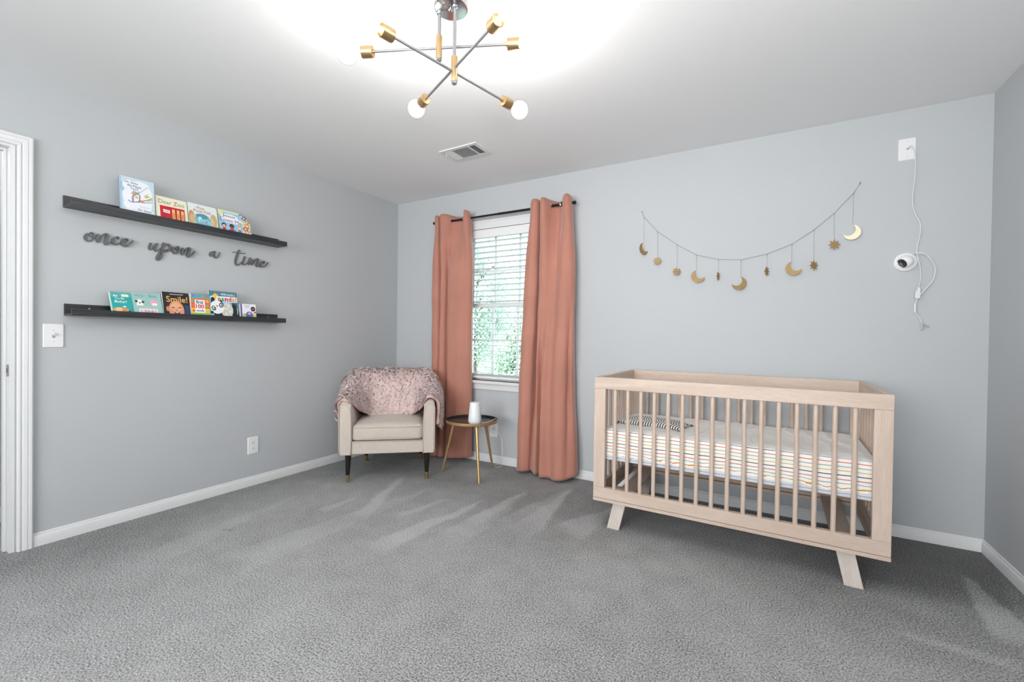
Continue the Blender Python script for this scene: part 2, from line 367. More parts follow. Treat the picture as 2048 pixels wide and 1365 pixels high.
# ---------------------------------------------------------------- outdoors
def leafy(name, label, cx, cy, cz, rx, ry, rz, n, col, tz0, seed, group, size=.06):
    r = np.random.default_rng(seed)
    root = thing(name, label, 'tree', (cx, cy, tz0), group=group)
    tb = MB(); tb.tube([(0,0,0),(.05,.02,(cz-tz0)*.6),(0,.05,cz-tz0+rz*.5)], [.14,.10,.04], 8)
    for k in range(9):
        a = r.uniform(0,2*PI); h = (cz-tz0)+r.uniform(-.6,.3)*rz
        tb.tube([(0,.03,h-.3),(rx*.4*math.cos(a),ry*.4*math.sin(a),h+.15),(rx*.75*math.cos(a),ry*.75*math.sin(a),h+.35)],[.05,.03,.012],6)
    tb.build('trunk', mat('bark', (.10,.08,.06), .9, bump=(30,.5,.02)), root, smooth=True)
    # clumped leaves
    nc = 55; cd = r.normal(size=(nc,3)); cd /= np.linalg.norm(cd,axis=1)[:,None]; cc = cd*r.uniform(.35,1,(nc,1))**.6*np.array([rx,ry,rz])
    ci = r.integers(0,nc,n); p = cc[ci]+r.normal(size=(n,3))*np.array([rx,ry,rz])*.15
    p[:,2] += cz-tz0
    a = r.normal(size=(n,3)); a /= np.linalg.norm(a,axis=1)[:,None]; b = np.cross(a, r.normal(size=(n,3))); b /= np.linalg.norm(b,axis=1)[:,None]
    s = size*r.uniform(.6,1.3,(n,1))
    V = np.stack([p-a*s, p+b*s*.45, p+a*s, p-b*s*.45],1).reshape(-1,3)
    me = bpy.data.meshes.new('foliage'); me.from_pydata(V.tolist(), [], np.arange(4*n).reshape(-1,4).tolist())
    lm = mat('leaves_'+col, col, .5, noise=(3,.4)); me.materials.append(lm)
    o = bpy.data.objects.new('foliage', me); COL.objects.link(o); o.parent = root; o['kind'] = 'stuff'
G = -2.9
leafy('leafy_tree','loose pale tree close outside, reaching up the left of the window',-2.35,4.6,2.05,.85,.8,1.35,26000,'A9BDB4',G,1,'trees outside the window',.032)
leafy('leafy_tree','broad green tree outside, low behind the left of the window',-4.9,8.5,.5,1.7,1.3,1.9,46000,'A4BDAE',G,2,'trees outside the window',.05)
leafy('leafy_tree','bushy tree outside, low behind the right of the window',-2.9,8.2,.2,1.6,1.3,2.0,46000,'B2C8B6',G,3,'trees outside the window',.048)
leafy('leafy_tree','far bluish tree outside, rising behind the two low trees',-7.6,15.5,1.2,2.9,1.6,2.4,40000,'98B4B2',G,4,'trees outside the window',.07)
struct('ground_outside', MB().box(-40,30,.5,60,G-.1,G), mat('grass', (.16,.26,.10), .9, noise=(2,.3)))

# ================================================================ WINDOW BLIND
def make_blind():
    b = thing('window_blind', 'white slatted wooden blind hanging open in the window between the curtains', 'blind', (1.2425, .025, WZ1))
    x0, x1 = -(1.2425-WX0)+.02, (WX1-1.2425)-.02
    v = MB(); v.box(x0,x1,-.038,-.030,-.078,-.004).box(x0,x1,-.041,-.030,-.014,-.004).box(x0,x1,-.041,-.030,-.078,-.068)
    v.build('valance', WHITE, b, bevel=.002)
    MB().box(x0+.005,x1-.005,-.028,.022,-.05,-.004).build('headrail', WHITE, b)
    SL = mat('blind_slat', (.80,.81,.82), .4)
    zt, zb, n = -.105, 0.790-WZ1, 25
    me = None
    for i in range(n):
        z = zt+(zb-zt)*i/(n-1)
        if me is None:
            s = MB(); s.prism([(-.024,-.0012),(-.012,.0002),(0,.0008),(.012,.0002),(.024,-.0012),(.024,.0012),(.012,.0026),(0,.0032),(-.012,.0026),(-.024,.0012)], x0+.004, x1-.004, lambda u,v,w: (w,u,v))
            o = s.build('slat', SL, b); me = o.data
        else:
            o = bpy.data.objects.new('slat', me); COL.objects.link(o); o.parent = b
        o.location = (0, 0, z); o.rotation_euler = (math.radians(-6.5), 0, 0)
    for k in range(3):       # slats resting on the bottom rail
        o = bpy.data.objects.new('slat', me); COL.objects.link(o); o.parent = b; o.location = (0, 0, .7635-WZ1+.0065*k)
    MB().box(x0+.004,x1-.004,-.025,.025,.740-WZ1,.7605-WZ1).build('bottom_rail', WHITE, b, bevel=.003)
    for x in (x0+.11, -.02, x1-.11):
        for y in (-.0255, .0255):
            MB().tube([(x,y,-.05),(x,y,.745-WZ1)], .0008, 5).build('ladder_cord', WHITE, b)
    MB().tube([(-.02,-.029,.752-WZ1),(-.018,-.034,.742-WZ1),(-.022,-.030,.735-WZ1)], .003, 6).build('cord_tassel', WHITE, b)
make_blind()

# ================================================================ CURTAINS AND ROD
CURT = mat('dusty_coral_velvet', (.465,.208,.153), .75, sheen=.55, bump=(180,.15,.002), noise=(5,.06), spec=.25)
ROD_Z, ROD_Y = 2.166, -.090
rod = thing('curtain_rod', 'thin black metal curtain rod above the window', 'curtain rod', (1.25, 0, ROD_Z))
MB().tube([(-.69,ROD_Y,0),(.10,ROD_Y,0)], .0085, 12).tube([(.0,ROD_Y,0),(.69,ROD_Y,0)], .0100, 12).build('rod', BLACKM, rod, auto=.6)
for sx in (-1, 1):
    fb = MB(); fb.lathe([(0,-.0),(.012,.0),(.013,.018),(.010,.022),(0,.022)], 14, axis_matrix(Vector((sx*.688,ROD_Y,0)), (sx,0,0))); fb.build('finial', BLACKM, rod, auto=.6)
    k = MB(); k.box(sx*.60-.009,sx*.60+.009,-.006,0,-.035,.035).box(sx*.60-.005,sx*.60+.005,ROD_Y,-.004,-.016,-.009).box(sx*.60-.006,sx*.60+.006,ROD_Y-.012,ROD_Y+.012,-.016,-.010); k.build('bracket', BLACKM, rod, bevel=.001)

def curtain(label, rows, grom, name='curtain'):
    """rows: list of (z, [(x,y)...]) plan paths from top to hem, same number of points; hem z may be list"""
    NU = 8
    tops = []
    for z, path in rows:
        P = catmull([(x, y) for x, y in path], NU); tops.append((z, np.array(P)))
    zs = [t[0] if not hasattr(t[0], '__len__') else None for t in tops]
    NV = 90; n = tops[0][1].shape[0]; grid = []
    zt = tops[0][0]; hem = tops[-1][0]; hemv = np.interp(np.linspace(0,1,n), np.linspace(0,1,len(hem)), hem)
    zkeys = [t[0] for t in tops[:-1]]+[float(np.mean(hem))]
    XY = np.array([t[1] for t in tops])     # rows x n x 2
    topy = XY[0][:,1]
    ztop = zt + np.clip((ROD_Y-.0 - topy)/.06, -.7, 1)*.012+.0
    for i in range(NV+1):
        q = (i/NV)**.92; row = []
        for j in range(n):
            z = ztop[j]+(hemv[j]-ztop[j])*q
            zz = zt+(zkeys[-1]-zt)*q
            k = 0
            while k < len(zkeys)-2 and zz < zkeys[k+1]: k += 1
            a = (zkeys[k]-zz)/(zkeys[k]-zkeys[k+1]); a = min(max(a,0),1); a = a*a*(3-2*a)*.5+a*.5
            p = XY[k][j]*(1-a)+XY[k+1][j]*a
            w = .0015*math.sin(37*q+j*.3)+.002*math.sin(11*q+j*.11)+(.25+.75*q)*(.0055*math.sin(j*.42+1.7*math.sin(2.3*q))+.004*math.sin(j*.21+3*q))-(.0016 if q < .036 or q > .952 else 0)
            row.append((p[0]+w*.6, min(p[1]+w, -.016), z))
        grid.append(row)
    root = thing(name, label, 'curtain', (float(np.mean(XY[0][:,0])), ROD_Y, 0), group='coral curtains at the window')
    off = root.location
    g = MB(); g.grid([[(x-off[0], y-off[1], z) for x,y,z in r] for r in grid])
    pn = g.build('panel', CURT, root, smooth=True)
    sm = pn.modifiers.new('thickness', 'SOLIDIFY'); sm.thickness = .0035; sm.offset = 0
    # stitched hems top and bottom
    RING = mat('grommet_silver', (.7,.7,.7), .25, metal=1)
    for (x, y, a) in grom:
        M = axis_matrix(Vector((x-off[0], y-off[1], ROD_Z)), (math.cos(a), math.sin(a), 0))
        m = MB(); prof = [(.0185+.0045*math.cos(t), .0035*math.sin(t)) for t in np.linspace(0, 2*PI, 9)]
        m.lathe(prof, 24, M); m.build('grommet', RING, root, smooth=True)
    return root
# left panel
Lt = [(.615,-.045),(.578,-.075),(.588,-.125),(.622,-.128),(.640,-.070),(.655,-.130),(.690,-.140),(.730,-.120),(.762,-.075),(.820,-.040),(.878,-.055),(.903,-.105),(.935,-.148),(.965,-.125),(.958,-.06)]
Lm = [(.60,-.045),(.556,-.080),(.572,-.135),(.635,-.135),(.652,-.085),(.672,-.135),(.705,-.120),(.722,-.080),(.755,-.135),(.81,-.155),(.87,-.150),(.92,-.140),(.960,-.125),(.985,-.095),(.970,-.045)]
Lb = [(.585,-.04),(.540,-.080),(.560,-.150),(.635,-.155),(.668,-.090),(.690,-.150),(.720,-.150),(.738,-.075),(.775,-.160),(.83,-.175),(.88,-.165),(.93,-.150),(.975,-.120),(.990,-.08),(.970,-.040)]
curtain('coral velvet curtain at the left of the window, behind the armchair', [(2.214,Lt),(1.64,Lm),(.8,Lm),([.012,.012,.015,.02,.03,.04,.045],Lb)],
        [(.748,-.092,.45),(.9,-.092,-.35),(.645,-.092,.1)])
Rt = [(1.612,-.035),(1.580,-.070),(1.582,-.120),(1.620,-.148),(1.652,-.130),(1.661,-.068),(1.676,-.135),(1.712,-.146),(1.748,-.085),(1.795,-.040),(1.838,-.070),(1.868,-.125),(1.900,-.150),(1.928,-.115),(1.915,-.035)]
Rm = [(1.575,-.035),(1.535,-.075),(1.540,-.130),(1.60,-.155),(1.642,-.138),(1.653,-.060),(1.676,-.140),(1.73,-.165),(1.775,-.135),(1.815,-.120),(1.860,-.150),(1.905,-.165),(1.945,-.140),(1.962,-.090),(1.935,-.035)]
Rm2= [(1.545,-.035),(1.500,-.080),(1.505,-.140),(1.570,-.165),(1.612,-.140),(1.631,-.058),(1.668,-.145),(1.690,-.105),(1.72,-.165),(1.775,-.145),(1.84,-.170),(1.905,-.160),(1.925,-.100),(1.958,-.125),(1.955,-.035)]
Rb = [(1.530,-.035),(1.488,-.080),(1.498,-.150),(1.555,-.175),(1.595,-.150),(1.612,-.095),(1.670,-.170),(1.699,-.115),(1.73,-.190),(1.79,-.175),(1.85,-.205),(1.91,-.215),(1.955,-.165),(2.003,-.120),(1.990,-.035)]
curtain('coral velvet curtain hanging to the right of the window', [(2.214,Rt),(1.6,Rm),(.75,Rm2),([.028,.025,.03,.022,.018,.016,.03,.075],Rb)],
        [(1.748,-.092,.45),(1.842,-.092,-.45),(1.590,-.100,-.3)])

# ================================================================ PICTURE LEDGES
LEDGE = mat('black_stained_wood', (.035,.038,.042), .45, bump=(60,.25,.002), noise=(8,.25))
def ledge_wood():
    m = bpy.data.materials.new('black_grained_wood'); m.use_nodes = True; nt = m.node_tree; b = nt.nodes['Principled BSDF']; L = nt.links
    tc = nt.nodes.new('ShaderNodeTexCoord'); mp = nt.nodes.new('ShaderNodeMapping'); mp.inputs['Scale'].default_value = (40,1.6,110)
    n = nt.nodes.new('ShaderNodeTexNoise'); n.inputs['Scale'].default_value = 2.5; n.inputs['Detail'].default_value = 4
    cr = nt.nodes.new('ShaderNodeValToRGB'); e = cr.color_ramp.elements; e[0].position = .40; e[0].color = (.010,.011,.013,1); e[1].position = .64; e[1].color = (.048,.051,.057,1)
    L.new(tc.outputs['Object'], mp.inputs[0]); L.new(mp.outputs[0], n.inputs['Vector']); L.new(n.outputs['Fac'], cr.inputs[0]); L.new(cr.outputs[0], b.inputs['Base Color'])
    bp = nt.nodes.new('ShaderNodeBump'); bp.inputs['Strength'].default_value = .3; bp.inputs['Distance'].default_value = .001; L.new(n.outputs['Fac'], bp.inputs['Height']); L.new(bp.outputs[0], b.inputs['Normal'])
    b.inputs['Roughness'].default_value = .38; return m
LW_ = ledge_wood()
def ledge(y0, y1, zb, label):
    r = thing('picture_ledge', label, 'shelf', (0, (y0+y1)/2, zb), group='black picture ledges'); h = (y1-y0)/2
    MB().box(0,.012,-h,h,0,.064).build('back_board', LW_, r, bevel=.001)
    MB().box(.012,.108,-h,h,0,.010).build('shelf_board', LW_, r, bevel=.0008)
    MB().box(.108,.119,-h,h,0,.033).build('front_lip', LW_, r, bevel=.001)
    for yy in (-h+.10, h-.075):
        m = MB(); m.lathe([(0,0),(.0045,0),(.0045,.0012),(.003,.002),(0,.0016)], 12, axis_matrix(Vector((.012,yy,.042)), (1,0,0))); m.build('screw', STEEL, r, auto=.6)
    return r
ledge(-2.462, -1.268, 1.775, 'black wooden picture ledge, the upper one, above the cut-out words')
ledge(-2.457, -1.272, 1.199, 'black wooden picture ledge, the lower one, above the light switch')

# ================================================================ CUT-OUT WORDS
WORDS = {'once':[[[-2.357,1.657,0.0018],[-2.366,1.653,0.0044],[-2.372,1.641,0.007],[-2.373,1.628,0.007],[-2.367,1.618,0.0056],[-2.357,1.615,0.0032],[-2.346,1.625,0.0029],[-2.34,1.641,0.0029],[-2.339,1.654,0.0032],[-2.344,1.663,0.0032],[-2.351,1.664,0.0026],[-2.356,1.657,0.0021],[-2.356,1.647,0.0018],[-2.347,1.638,0.0018],[-2.339,1.636,0.0018],[-2.327,1.64,0.0018]],[[-2.321,1.656,0.0066],[-2.322,1.639,0.0073],[-2.321,1.62,0.0062],[-2.312,1.631,0.0037],[-2.304,1.65,0.0041],[-2.295,1.664,0.0047],[-2.285,1.669,0.0051],[-2.28,1.661,0.0066],[-2.283,1.644,0.007],[-2.288,1.625,0.007],[-2.288,1.611,0.0053],[-2.277,1.617,0.0029],[-2.264,1.631,0.0022]],[[-2.232,1.654,0.0032],[-2.23,1.661,0.0029],[-2.24,1.662,0.0032],[-2.252,1.65,0.0059],[-2.256,1.634,0.0066],[-2.251,1.622,0.0056],[-2.239,1.62,0.0037],[-2.226,1.63,0.0023],[-2.216,1.642,0.0018]],[[-2.216,1.64,0.0015],[-2.205,1.639,0.0026],[-2.193,1.644,0.0026],[-2.188,1.654,0.0026],[-2.193,1.66,0.0032],[-2.205,1.656,0.0044],[-2.214,1.642,0.0066],[-2.212,1.627,0.0062],[-2.203,1.616,0.0047],[-2.189,1.623,0.0032],[-2.175,1.638,0.0026],[-2.163,1.654,0.0022]],],'upon':[[[-2.076,1.654,0.006],[-2.081,1.639,0.006],[-2.083,1.626,0.006],[-2.077,1.618,0.004],[-2.069,1.624,0.0024],[-2.059,1.642,0.003],[-2.051,1.656,0.0034]],[[-2.045,1.658,0.0056],[-2.051,1.643,0.006],[-2.055,1.626,0.006],[-2.051,1.614,0.0038],[-2.041,1.617,0.0024],[-2.029,1.631,0.002],[-2.02,1.642,0.0017]],[[-2.011,1.668,0.006],[-2.015,1.647,0.006],[-2.019,1.621,0.006],[-2.02,1.601,0.006],[-2.026,1.578,0.006],[-2.037,1.563,0.0047],[-2.046,1.564,0.0038],[-2.046,1.577,0.0035],[-2.04,1.594,0.0027],[-2.029,1.613,0.0024],[-2.015,1.633,0.0024],[-2.006,1.653,0.0027],[-1.998,1.663,0.0034],[-1.987,1.666,0.0047],[-1.978,1.658,0.0056],[-1.976,1.645,0.0054],[-1.984,1.631,0.004],[-1.998,1.62,0.0032],[-2.009,1.619,0.0021],[-2.006,1.627,0.0016],[-1.995,1.633,0.0016],[-1.981,1.636,0.0021],[-1.968,1.639,0.0019]],[[-1.944,1.657,0.0019],[-1.958,1.649,0.0048],[-1.962,1.634,0.006],[-1.957,1.62,0.0047],[-1.949,1.616,0.003],[-1.937,1.625,0.0027],[-1.93,1.64,0.0027],[-1.929,1.655,0.003],[-1.937,1.662,0.003],[-1.944,1.655,0.0019],[-1.945,1.647,0.0016],[-1.936,1.638,0.0019],[-1.925,1.637,0.0016],[-1.915,1.643,0.0016]],[[-1.908,1.652,0.0054],[-1.91,1.635,0.006],[-1.91,1.618,0.0051],[-1.901,1.626,0.003],[-1.892,1.645,0.003],[-1.882,1.661,0.0038],[-1.872,1.663,0.0047],[-1.869,1.656,0.0056],[-1.874,1.636,0.006],[-1.88,1.618,0.006],[-1.879,1.608,0.0044],[-1.868,1.613,0.0027],[-1.852,1.629,0.0023],[-1.84,1.648,0.0019]],],'a':[[[-1.722,1.667,0.0027],[-1.737,1.661,0.0034],[-1.746,1.649,0.0048],[-1.743,1.636,0.0044],[-1.732,1.638,0.0027],[-1.724,1.653,0.0024],[-1.718,1.666,0.0031]],[[-1.717,1.668,0.0048],[-1.72,1.646,0.0051],[-1.716,1.63,0.0044],[-1.705,1.629,0.0027],[-1.692,1.646,0.0021],[-1.686,1.668,0.0017]],],'time':[[[-1.601,1.684,0.0017],[-1.581,1.688,0.0015],[-1.553,1.687,0.0017],[-1.531,1.687,0.0017],[-1.515,1.692,0.0017]],[[-1.556,1.704,0.0051],[-1.565,1.682,0.006],[-1.576,1.651,0.0065],[-1.581,1.624,0.006],[-1.579,1.605,0.0048],[-1.568,1.599,0.0031],[-1.552,1.609,0.0024],[-1.536,1.628,0.0021]],[[-1.518,1.664,0.0055],[-1.524,1.645,0.0055],[-1.531,1.622,0.0051],[-1.528,1.609,0.0034],[-1.512,1.612,0.0024],[-1.495,1.632,0.0021]],[[-1.479,1.659,0.0055],[-1.488,1.638,0.0051],[-1.488,1.617,0.0048],[-1.475,1.63,0.0024],[-1.463,1.647,0.0034]],[[-1.46,1.651,0.0048],[-1.467,1.631,0.0048],[-1.464,1.618,0.0038],[-1.453,1.633,0.0024],[-1.439,1.658,0.0031],[-1.425,1.663,0.0048],[-1.423,1.645,0.0051],[-1.433,1.621,0.0051],[-1.433,1.608,0.0038],[-1.418,1.614,0.0024],[-1.403,1.633,0.0021]],[[-1.406,1.629,0.0021],[-1.385,1.637,0.0024],[-1.375,1.65,0.0024],[-1.383,1.654,0.0031],[-1.398,1.642,0.0044],[-1.404,1.626,0.0044],[-1.398,1.611,0.0034],[-1.38,1.614,0.0024],[-1.362,1.629,0.0019],[-1.349,1.649,0.0015]],],}
WORDM = mat('charcoal_painted_wood', (.115,.12,.125), .45, noise=(30,.08))
WORDM2 = mat('charcoal_edge', (.05,.052,.056), .5)
def word(key, label, scale):
    strokes = WORDS[key]; cy = float(np.mean([p[0] for s in strokes for p in s])); cz = float(np.mean([p[1] for s in strokes for p in s]))
    mb = MB(); lay = 0
    for st in strokes:
        P = catmull([(a, b, r*scale) for a, b, r in st], 5); P = np.array(P); n = len(P)
        d = np.gradient(P[:,:2], axis=0); d /= np.linalg.norm(d,axis=1)[:,None]+1e-9; nn = np.column_stack([-d[:,1], d[:,0]])
        Lp = P[:,:2]+nn*P[:,2:]; Rp = P[:,:2]-nn*P[:,2:]
        def disc(c, r, x1):
            poly = [(c[0]+r*math.cos(t), c[1]+r*math.sin(t)) for t in np.linspace(0,2*PI,14,endpoint=False)]
            mb.prism(poly, .002, x1, lambda u,v,w: (w,u-cy,v-cz))
        for i in range(n-1):
            x1 = .0085+.00004*lay; lay += 1
            q = [Lp[i], Rp[i], Rp[i+1], Lp[i+1]]
            mb.prism([tuple(t) for t in q], .002, x1, lambda u,v,w: (w,u-cy,v-cz))
            disc(P[i], P[i,2], x1+.00002)
        disc(P[-1], P[-1,2], .0085+.00004*lay)
    o = mb.build('cutout_word', WORDM, None); o.location = (0, cy, cz)
    # back plate layer: the letters stand on the wall on small pads
    tag(o, label, 'wall letters', 'once upon a time wall lettering')
    return o
word('once', 'charcoal script cut-out reading once, first word under the upper ledge', 1.02)
word('upon', 'charcoal script cut-out reading upon, between once and a', 1.10)
word('a', 'charcoal script cut-out of the single letter a', 1.16)
word('time', 'charcoal script cut-out reading time, last word of the phrase', 1.20)

# ================================================================ BOOKS
def fontmesh(txt, w, h, shear=0.0, bold=0.0, spacing=1.0):
    cu = bpy.data.curves.new('t', 'FONT'); cu.body = txt; cu.size = 1; cu.fill_mode = 'BOTH'; cu.offset = bold; cu.shear = shear; cu.space_character = spacing; cu.resolution_u = 3
    o = bpy.data.objects.new('t', cu); COL.objects.link(o)
    dg = bpy.context.evaluated_depsgraph_get(); me = bpy.data.meshes.new_from_object(o.evaluated_get(dg))
    V = np.array([v.co[:] for v in me.vertices]); Fc = [tuple(p.vertices) for p in me.polygons]
    bpy.data.objects.remove(o); bpy.data.meshes.remove(me); bpy.data.curves.remove(cu)
    V = V[:, :2]; mn = V.min(0); mx_ = V.max(0); V = (V-mn)/(mx_-mn); V[:,0] *= w; V[:,1] *= h
    return V, Fc
class Art:
    """flat print on a cover; units are fractions of the cover"""
    def __init__(s, w, h): s.w=w; s.h=h; s.mb=MB(); s.mats=[]; s.idx={}; s.k=0
    def col(s, c):
        if c not in s.idx: s.idx[c]=len(s.mats); s.mats.append(mat('print_'+c, c, .38))
        return s.idx[c]
    def z(s): s.k += 1; return .0001+s.k*.00004
    def poly(s, pts, c):
        z = s.z(); s.mb.add([(min(max(x,.004),.996)*s.w, min(max(y,.004),.996)*s.h, z) for x,y in pts], [tuple(range(len(pts)))], s.col(c))
    def rect(s, x0, x1, y0, y1, c): s.poly([(x0,y0),(x1,y0),(x1,y1),(x0,y1)], c)
    def ell(s, cx, cy, rx, ry, c, a=0, n=18, t0=0, t1=2*PI):
        asp = s.w/s.h; P=[]
        for t in np.linspace(t0, t1, n, endpoint=(t1-t0 < 6.2)):
            u = rx*math.cos(t)*s.w; v = ry*math.sin(t)*s.h
            P.append((cx+(u*math.cos(a)-v*math.sin(a))/s.w, cy+(u*math.sin(a)+v*math.cos(a))/s.h))
        s.poly(P, c)
    def line(s, pts, t, c):
        P = np.array(pts)*[s.w,s.h]
        for i in range(len(P)-1):
            d = P[i+1]-P[i]; L = np.linalg.norm(d); n = np.array([-d[1],d[0]])/L*t*s.w/2; q=[P[i]-n,P[i+1]-n,P[i+1]+n,P[i]+n]
            s.poly([(a/s.w,b/s.h) for a,b in q], c)
    def text(s, txt, x, y, w, h, c, shear=0, bold=.02, rot=0):
        V, Fc = fontmesh(txt, w*s.w, h*s.h, shear, bold); z = s.z(); ca, sa = math.cos(rot), math.sin(rot)
        s.mb.add([(x*s.w+a*ca-b*sa, y*s.h+a*sa+b*ca, z) for a,b in V], Fc, s.col(c))
def rounded(w, h, r, which=(1,1,1,1), n=5):
    P=[]
    for (cx,cy,a0,k) in ((r,r,PI,0),(w-r,r,1.5*PI,1),(w-r,h-r,0,2),(r,h-r,.5*PI,3)):
        if not which[k]: P.append([(0,0),(w,0),(w,h),(0,h)][k]); continue
        for t in np.linspace(a0,a0+PI/2,n): P.append((cx+r*math.cos(t), cy+r*math.sin(t)))
    return P
def book(label, ya, yb, z0, xb, xt, hz, thick, cover, draw, corner=0, outline=None, group='books on the upper ledge', edge='F2EFE6'):
    """ya..yb along the wall, foot at x=xb, leaning back to x=xt at height hz"""
    w = yb-ya; L = math.hypot(hz, xb-xt); s, c = (xb-xt)/L, hz/L
    M = frame_matrix((xb, ya, z0), (0,1,0), (-s,0,c), (c,0,s))
    # lift so that the back lower edge also clears the shelf
    root = bpy.data.objects.new('childrens_book', None); COL.objects.link(root); root.matrix_world = M; root.empty_display_size=.02
    tag(root, label, 'book', group)
    out = outline(w, L) if outline else (rounded(w, L, corner, (0,1,1,0)) if corner else [(0,0),(w,0),(w,L),(0,L)])
    ct = .0012
    MB().prism(out, -ct, 0, lambda u,v,q:(u,v,q)).build('front_cover', mat('cover_'+cover, cover, .35), root)
    cx = sum(p[0] for p in out)/len(out); cyy = sum(p[1] for p in out)/len(out)
    ins = [(cx+(u-cx)*.985, cyy+(v-cyy)*.985) for u,v in out]
    MB().prism(ins, -thick+ct, -ct, lambda u,v,q:(u,v,q)).build('pages', mat('pages_'+edge, edge, .7), root)
    MB().prism(out, -thick, -thick+ct, lambda u,v,q:(u,v,q)).build('back_cover', mat('cover_'+cover, cover, .35), root)
    a = Art(w, L); draw(a)
    a.mb.build('cover_print', a.mats, root)
    return root
ZU, ZL = 1.7855, 1.2095
def cloud(a, c):
    for x,y,rx,ry in ((.5,.5,.36,.36),(.28,.78,.2,.14),(.6,.84,.26,.1),(.8,.62,.14,.2),(.22,.5,.14,.2),(.3,.28,.2,.14),(.68,.3,.24,.16),(.8,.4,.13,.15)): a.ell(x,y,rx,ry,c)
def b1(a):
    a.rect(.0,1,0,.13,'D9DCC8'); a.ell(.25,.07,.2,.05,'E0B27C'); a.rect(0,.06,0,1,'A9C7DC'); a.ell(.7,.12,.3,.08,'D5E3EE'); a.ell(.08,.72,.1,.12,'9FC0DA')
    cloud(a,'EDF1F7'); a.ell(.55,.16,.4,.08,'EDF1F7')
    a.text('Oh, Baby,',.14,.83,.40,.055,'35414D',0,.01,-.02); a.text('the Places',.22,.76,.40,.055,'35414D',0,.01,-.03); a.text("You'll",.30,.69,.22,.05,'35414D',0,.01,-.02); a.text('Go!',.37,.60,.19,.07,'35414D',.1,.01)
    a.line([(.55,.62),(.72,.76),(.82,.84)],.03,'C9CED6')
    a.line([(.22,.38),(.32,.34),(.45,.37),(.62,.42),(.82,.50),(.93,.56)],.03,'8E7FA8'); a.line([(.45,.37),(.7,.40),(.93,.44)],.02,'6C6C80'); a.line([(.36,.36),(.36,.50),(.42,.56)],.05,'9B86B8')
    a.line([(.42,.56),(.52,.60),(.57,.55),(.55,.44),(.53,.40)],.022,'55565F'); a.ell(.38,.58,.06,.03,'D8A94E'); a.ell(.47,.50,.05,.04,'E2C07A'); a.ell(.62,.41,.07,.04,'D98F78')
    for x,y,r in ((.76,.60,.5),(.80,.57,.2),(.74,.55,-.2),(.82,.47,.3),(.88,.50,.1)): a.ell(x,y,.06,.018,'C9C95A',r)
    a.line([(.52,.27),(.86,.27)],.006,'9AA4B0'); a.line([(.55,.25),(.80,.25)],.005,'9AA4B0'); a.text('Dr. Seuss',.50,.15,.38,.06,'3C5566',.05,.0,-.02)
book('tall pale blue picture book with a purple creature, on the upper ledge',-2.252,-2.088,ZU,.100,.072,.221,.011,'#C9DCE8',b1,edge='2E3A44')
def b2(a):
    a.rect(.10,.93,.06,.66,'F8E6DC'); a.rect(.12,.91,.08,.64,'C8202C'); a.text('Dear Zoo',.09,.72,.82,.16,'6F7F5E',0,.0); a.text('Z',.555,.715,.12,.165,'D86A4E',0,.01)
    a.poly([(.22,.38),(.42,.36),(.43,.49),(.21,.50)],'F2E9EC'); a.text('FROM',.25,.41,.13,.05,'7D7482')
    for x in (.50,.65,.79): a.rect(x,x+.085,.13,.56,'F0C57E'); a.ell(x+.045,.32,.025,.13,'C98E3C')
book('cream and red board book titled Dear Zoo, on the upper ledge',-2.080,-1.915,ZU,.100,.070,.155,.014,'#EDE9D0',b2,.012)
def b3(a):
    a.rect(0,1,0,.22,'E3CB8E'); a.ell(.1,.42,.11,.28,'C79B6B'); a.ell(.13,.35,.08,.2,'D9B48C'); a.ell(.86,.42,.12,.28,'CDAE7F'); a.ell(.80,.34,.06,.18,'E0C498')
    a.ell(.48,.36,.28,.27,'7DB6C4'); a.ell(.45,.52,.22,.10,'4E97A6'); a.ell(.55,.28,.26,.12,'9FCBDC'); a.ell(.50,.17,.34,.05,'5CA0AE'); a.ell(.38,.40,.07,.10,'C6DCEB')
    a.ell(.40,.34,.02,.02,'1F2A33'); a.ell(.60,.32,.02,.02,'1F2A33'); a.line([(.36,.25),(.5,.28),(.64,.24)],.012,'2E5A6B')
    a.text('the',.24,.85,.07,.04,'B99A80'); a.text('Pout',.32,.80,.24,.11,'C79A7C',0,.02); a.text('Pout Fish',.18,.66,.60,.12,'C79A7C',0,.02)
book('pale board book with a blue fish titled Pout Pout Fish, on the upper ledge',-1.908,-1.738,ZU,.100,.066,.160,.014,'#E6EBEC',b3,.016)
def arch(w, h):
    P = [(0,0),(w,0)]; P += [(w-.000+.0*t, h*.0) for t in ()]
    for t in np.linspace(0, PI/2, 9): P.append((w*.70+w*.30*math.cos(t)*1.0, h*.50+h*.40*math.sin(t)))
    P += [(w*.66,h*.97),(w*.60,h),(0,h)]
    return P
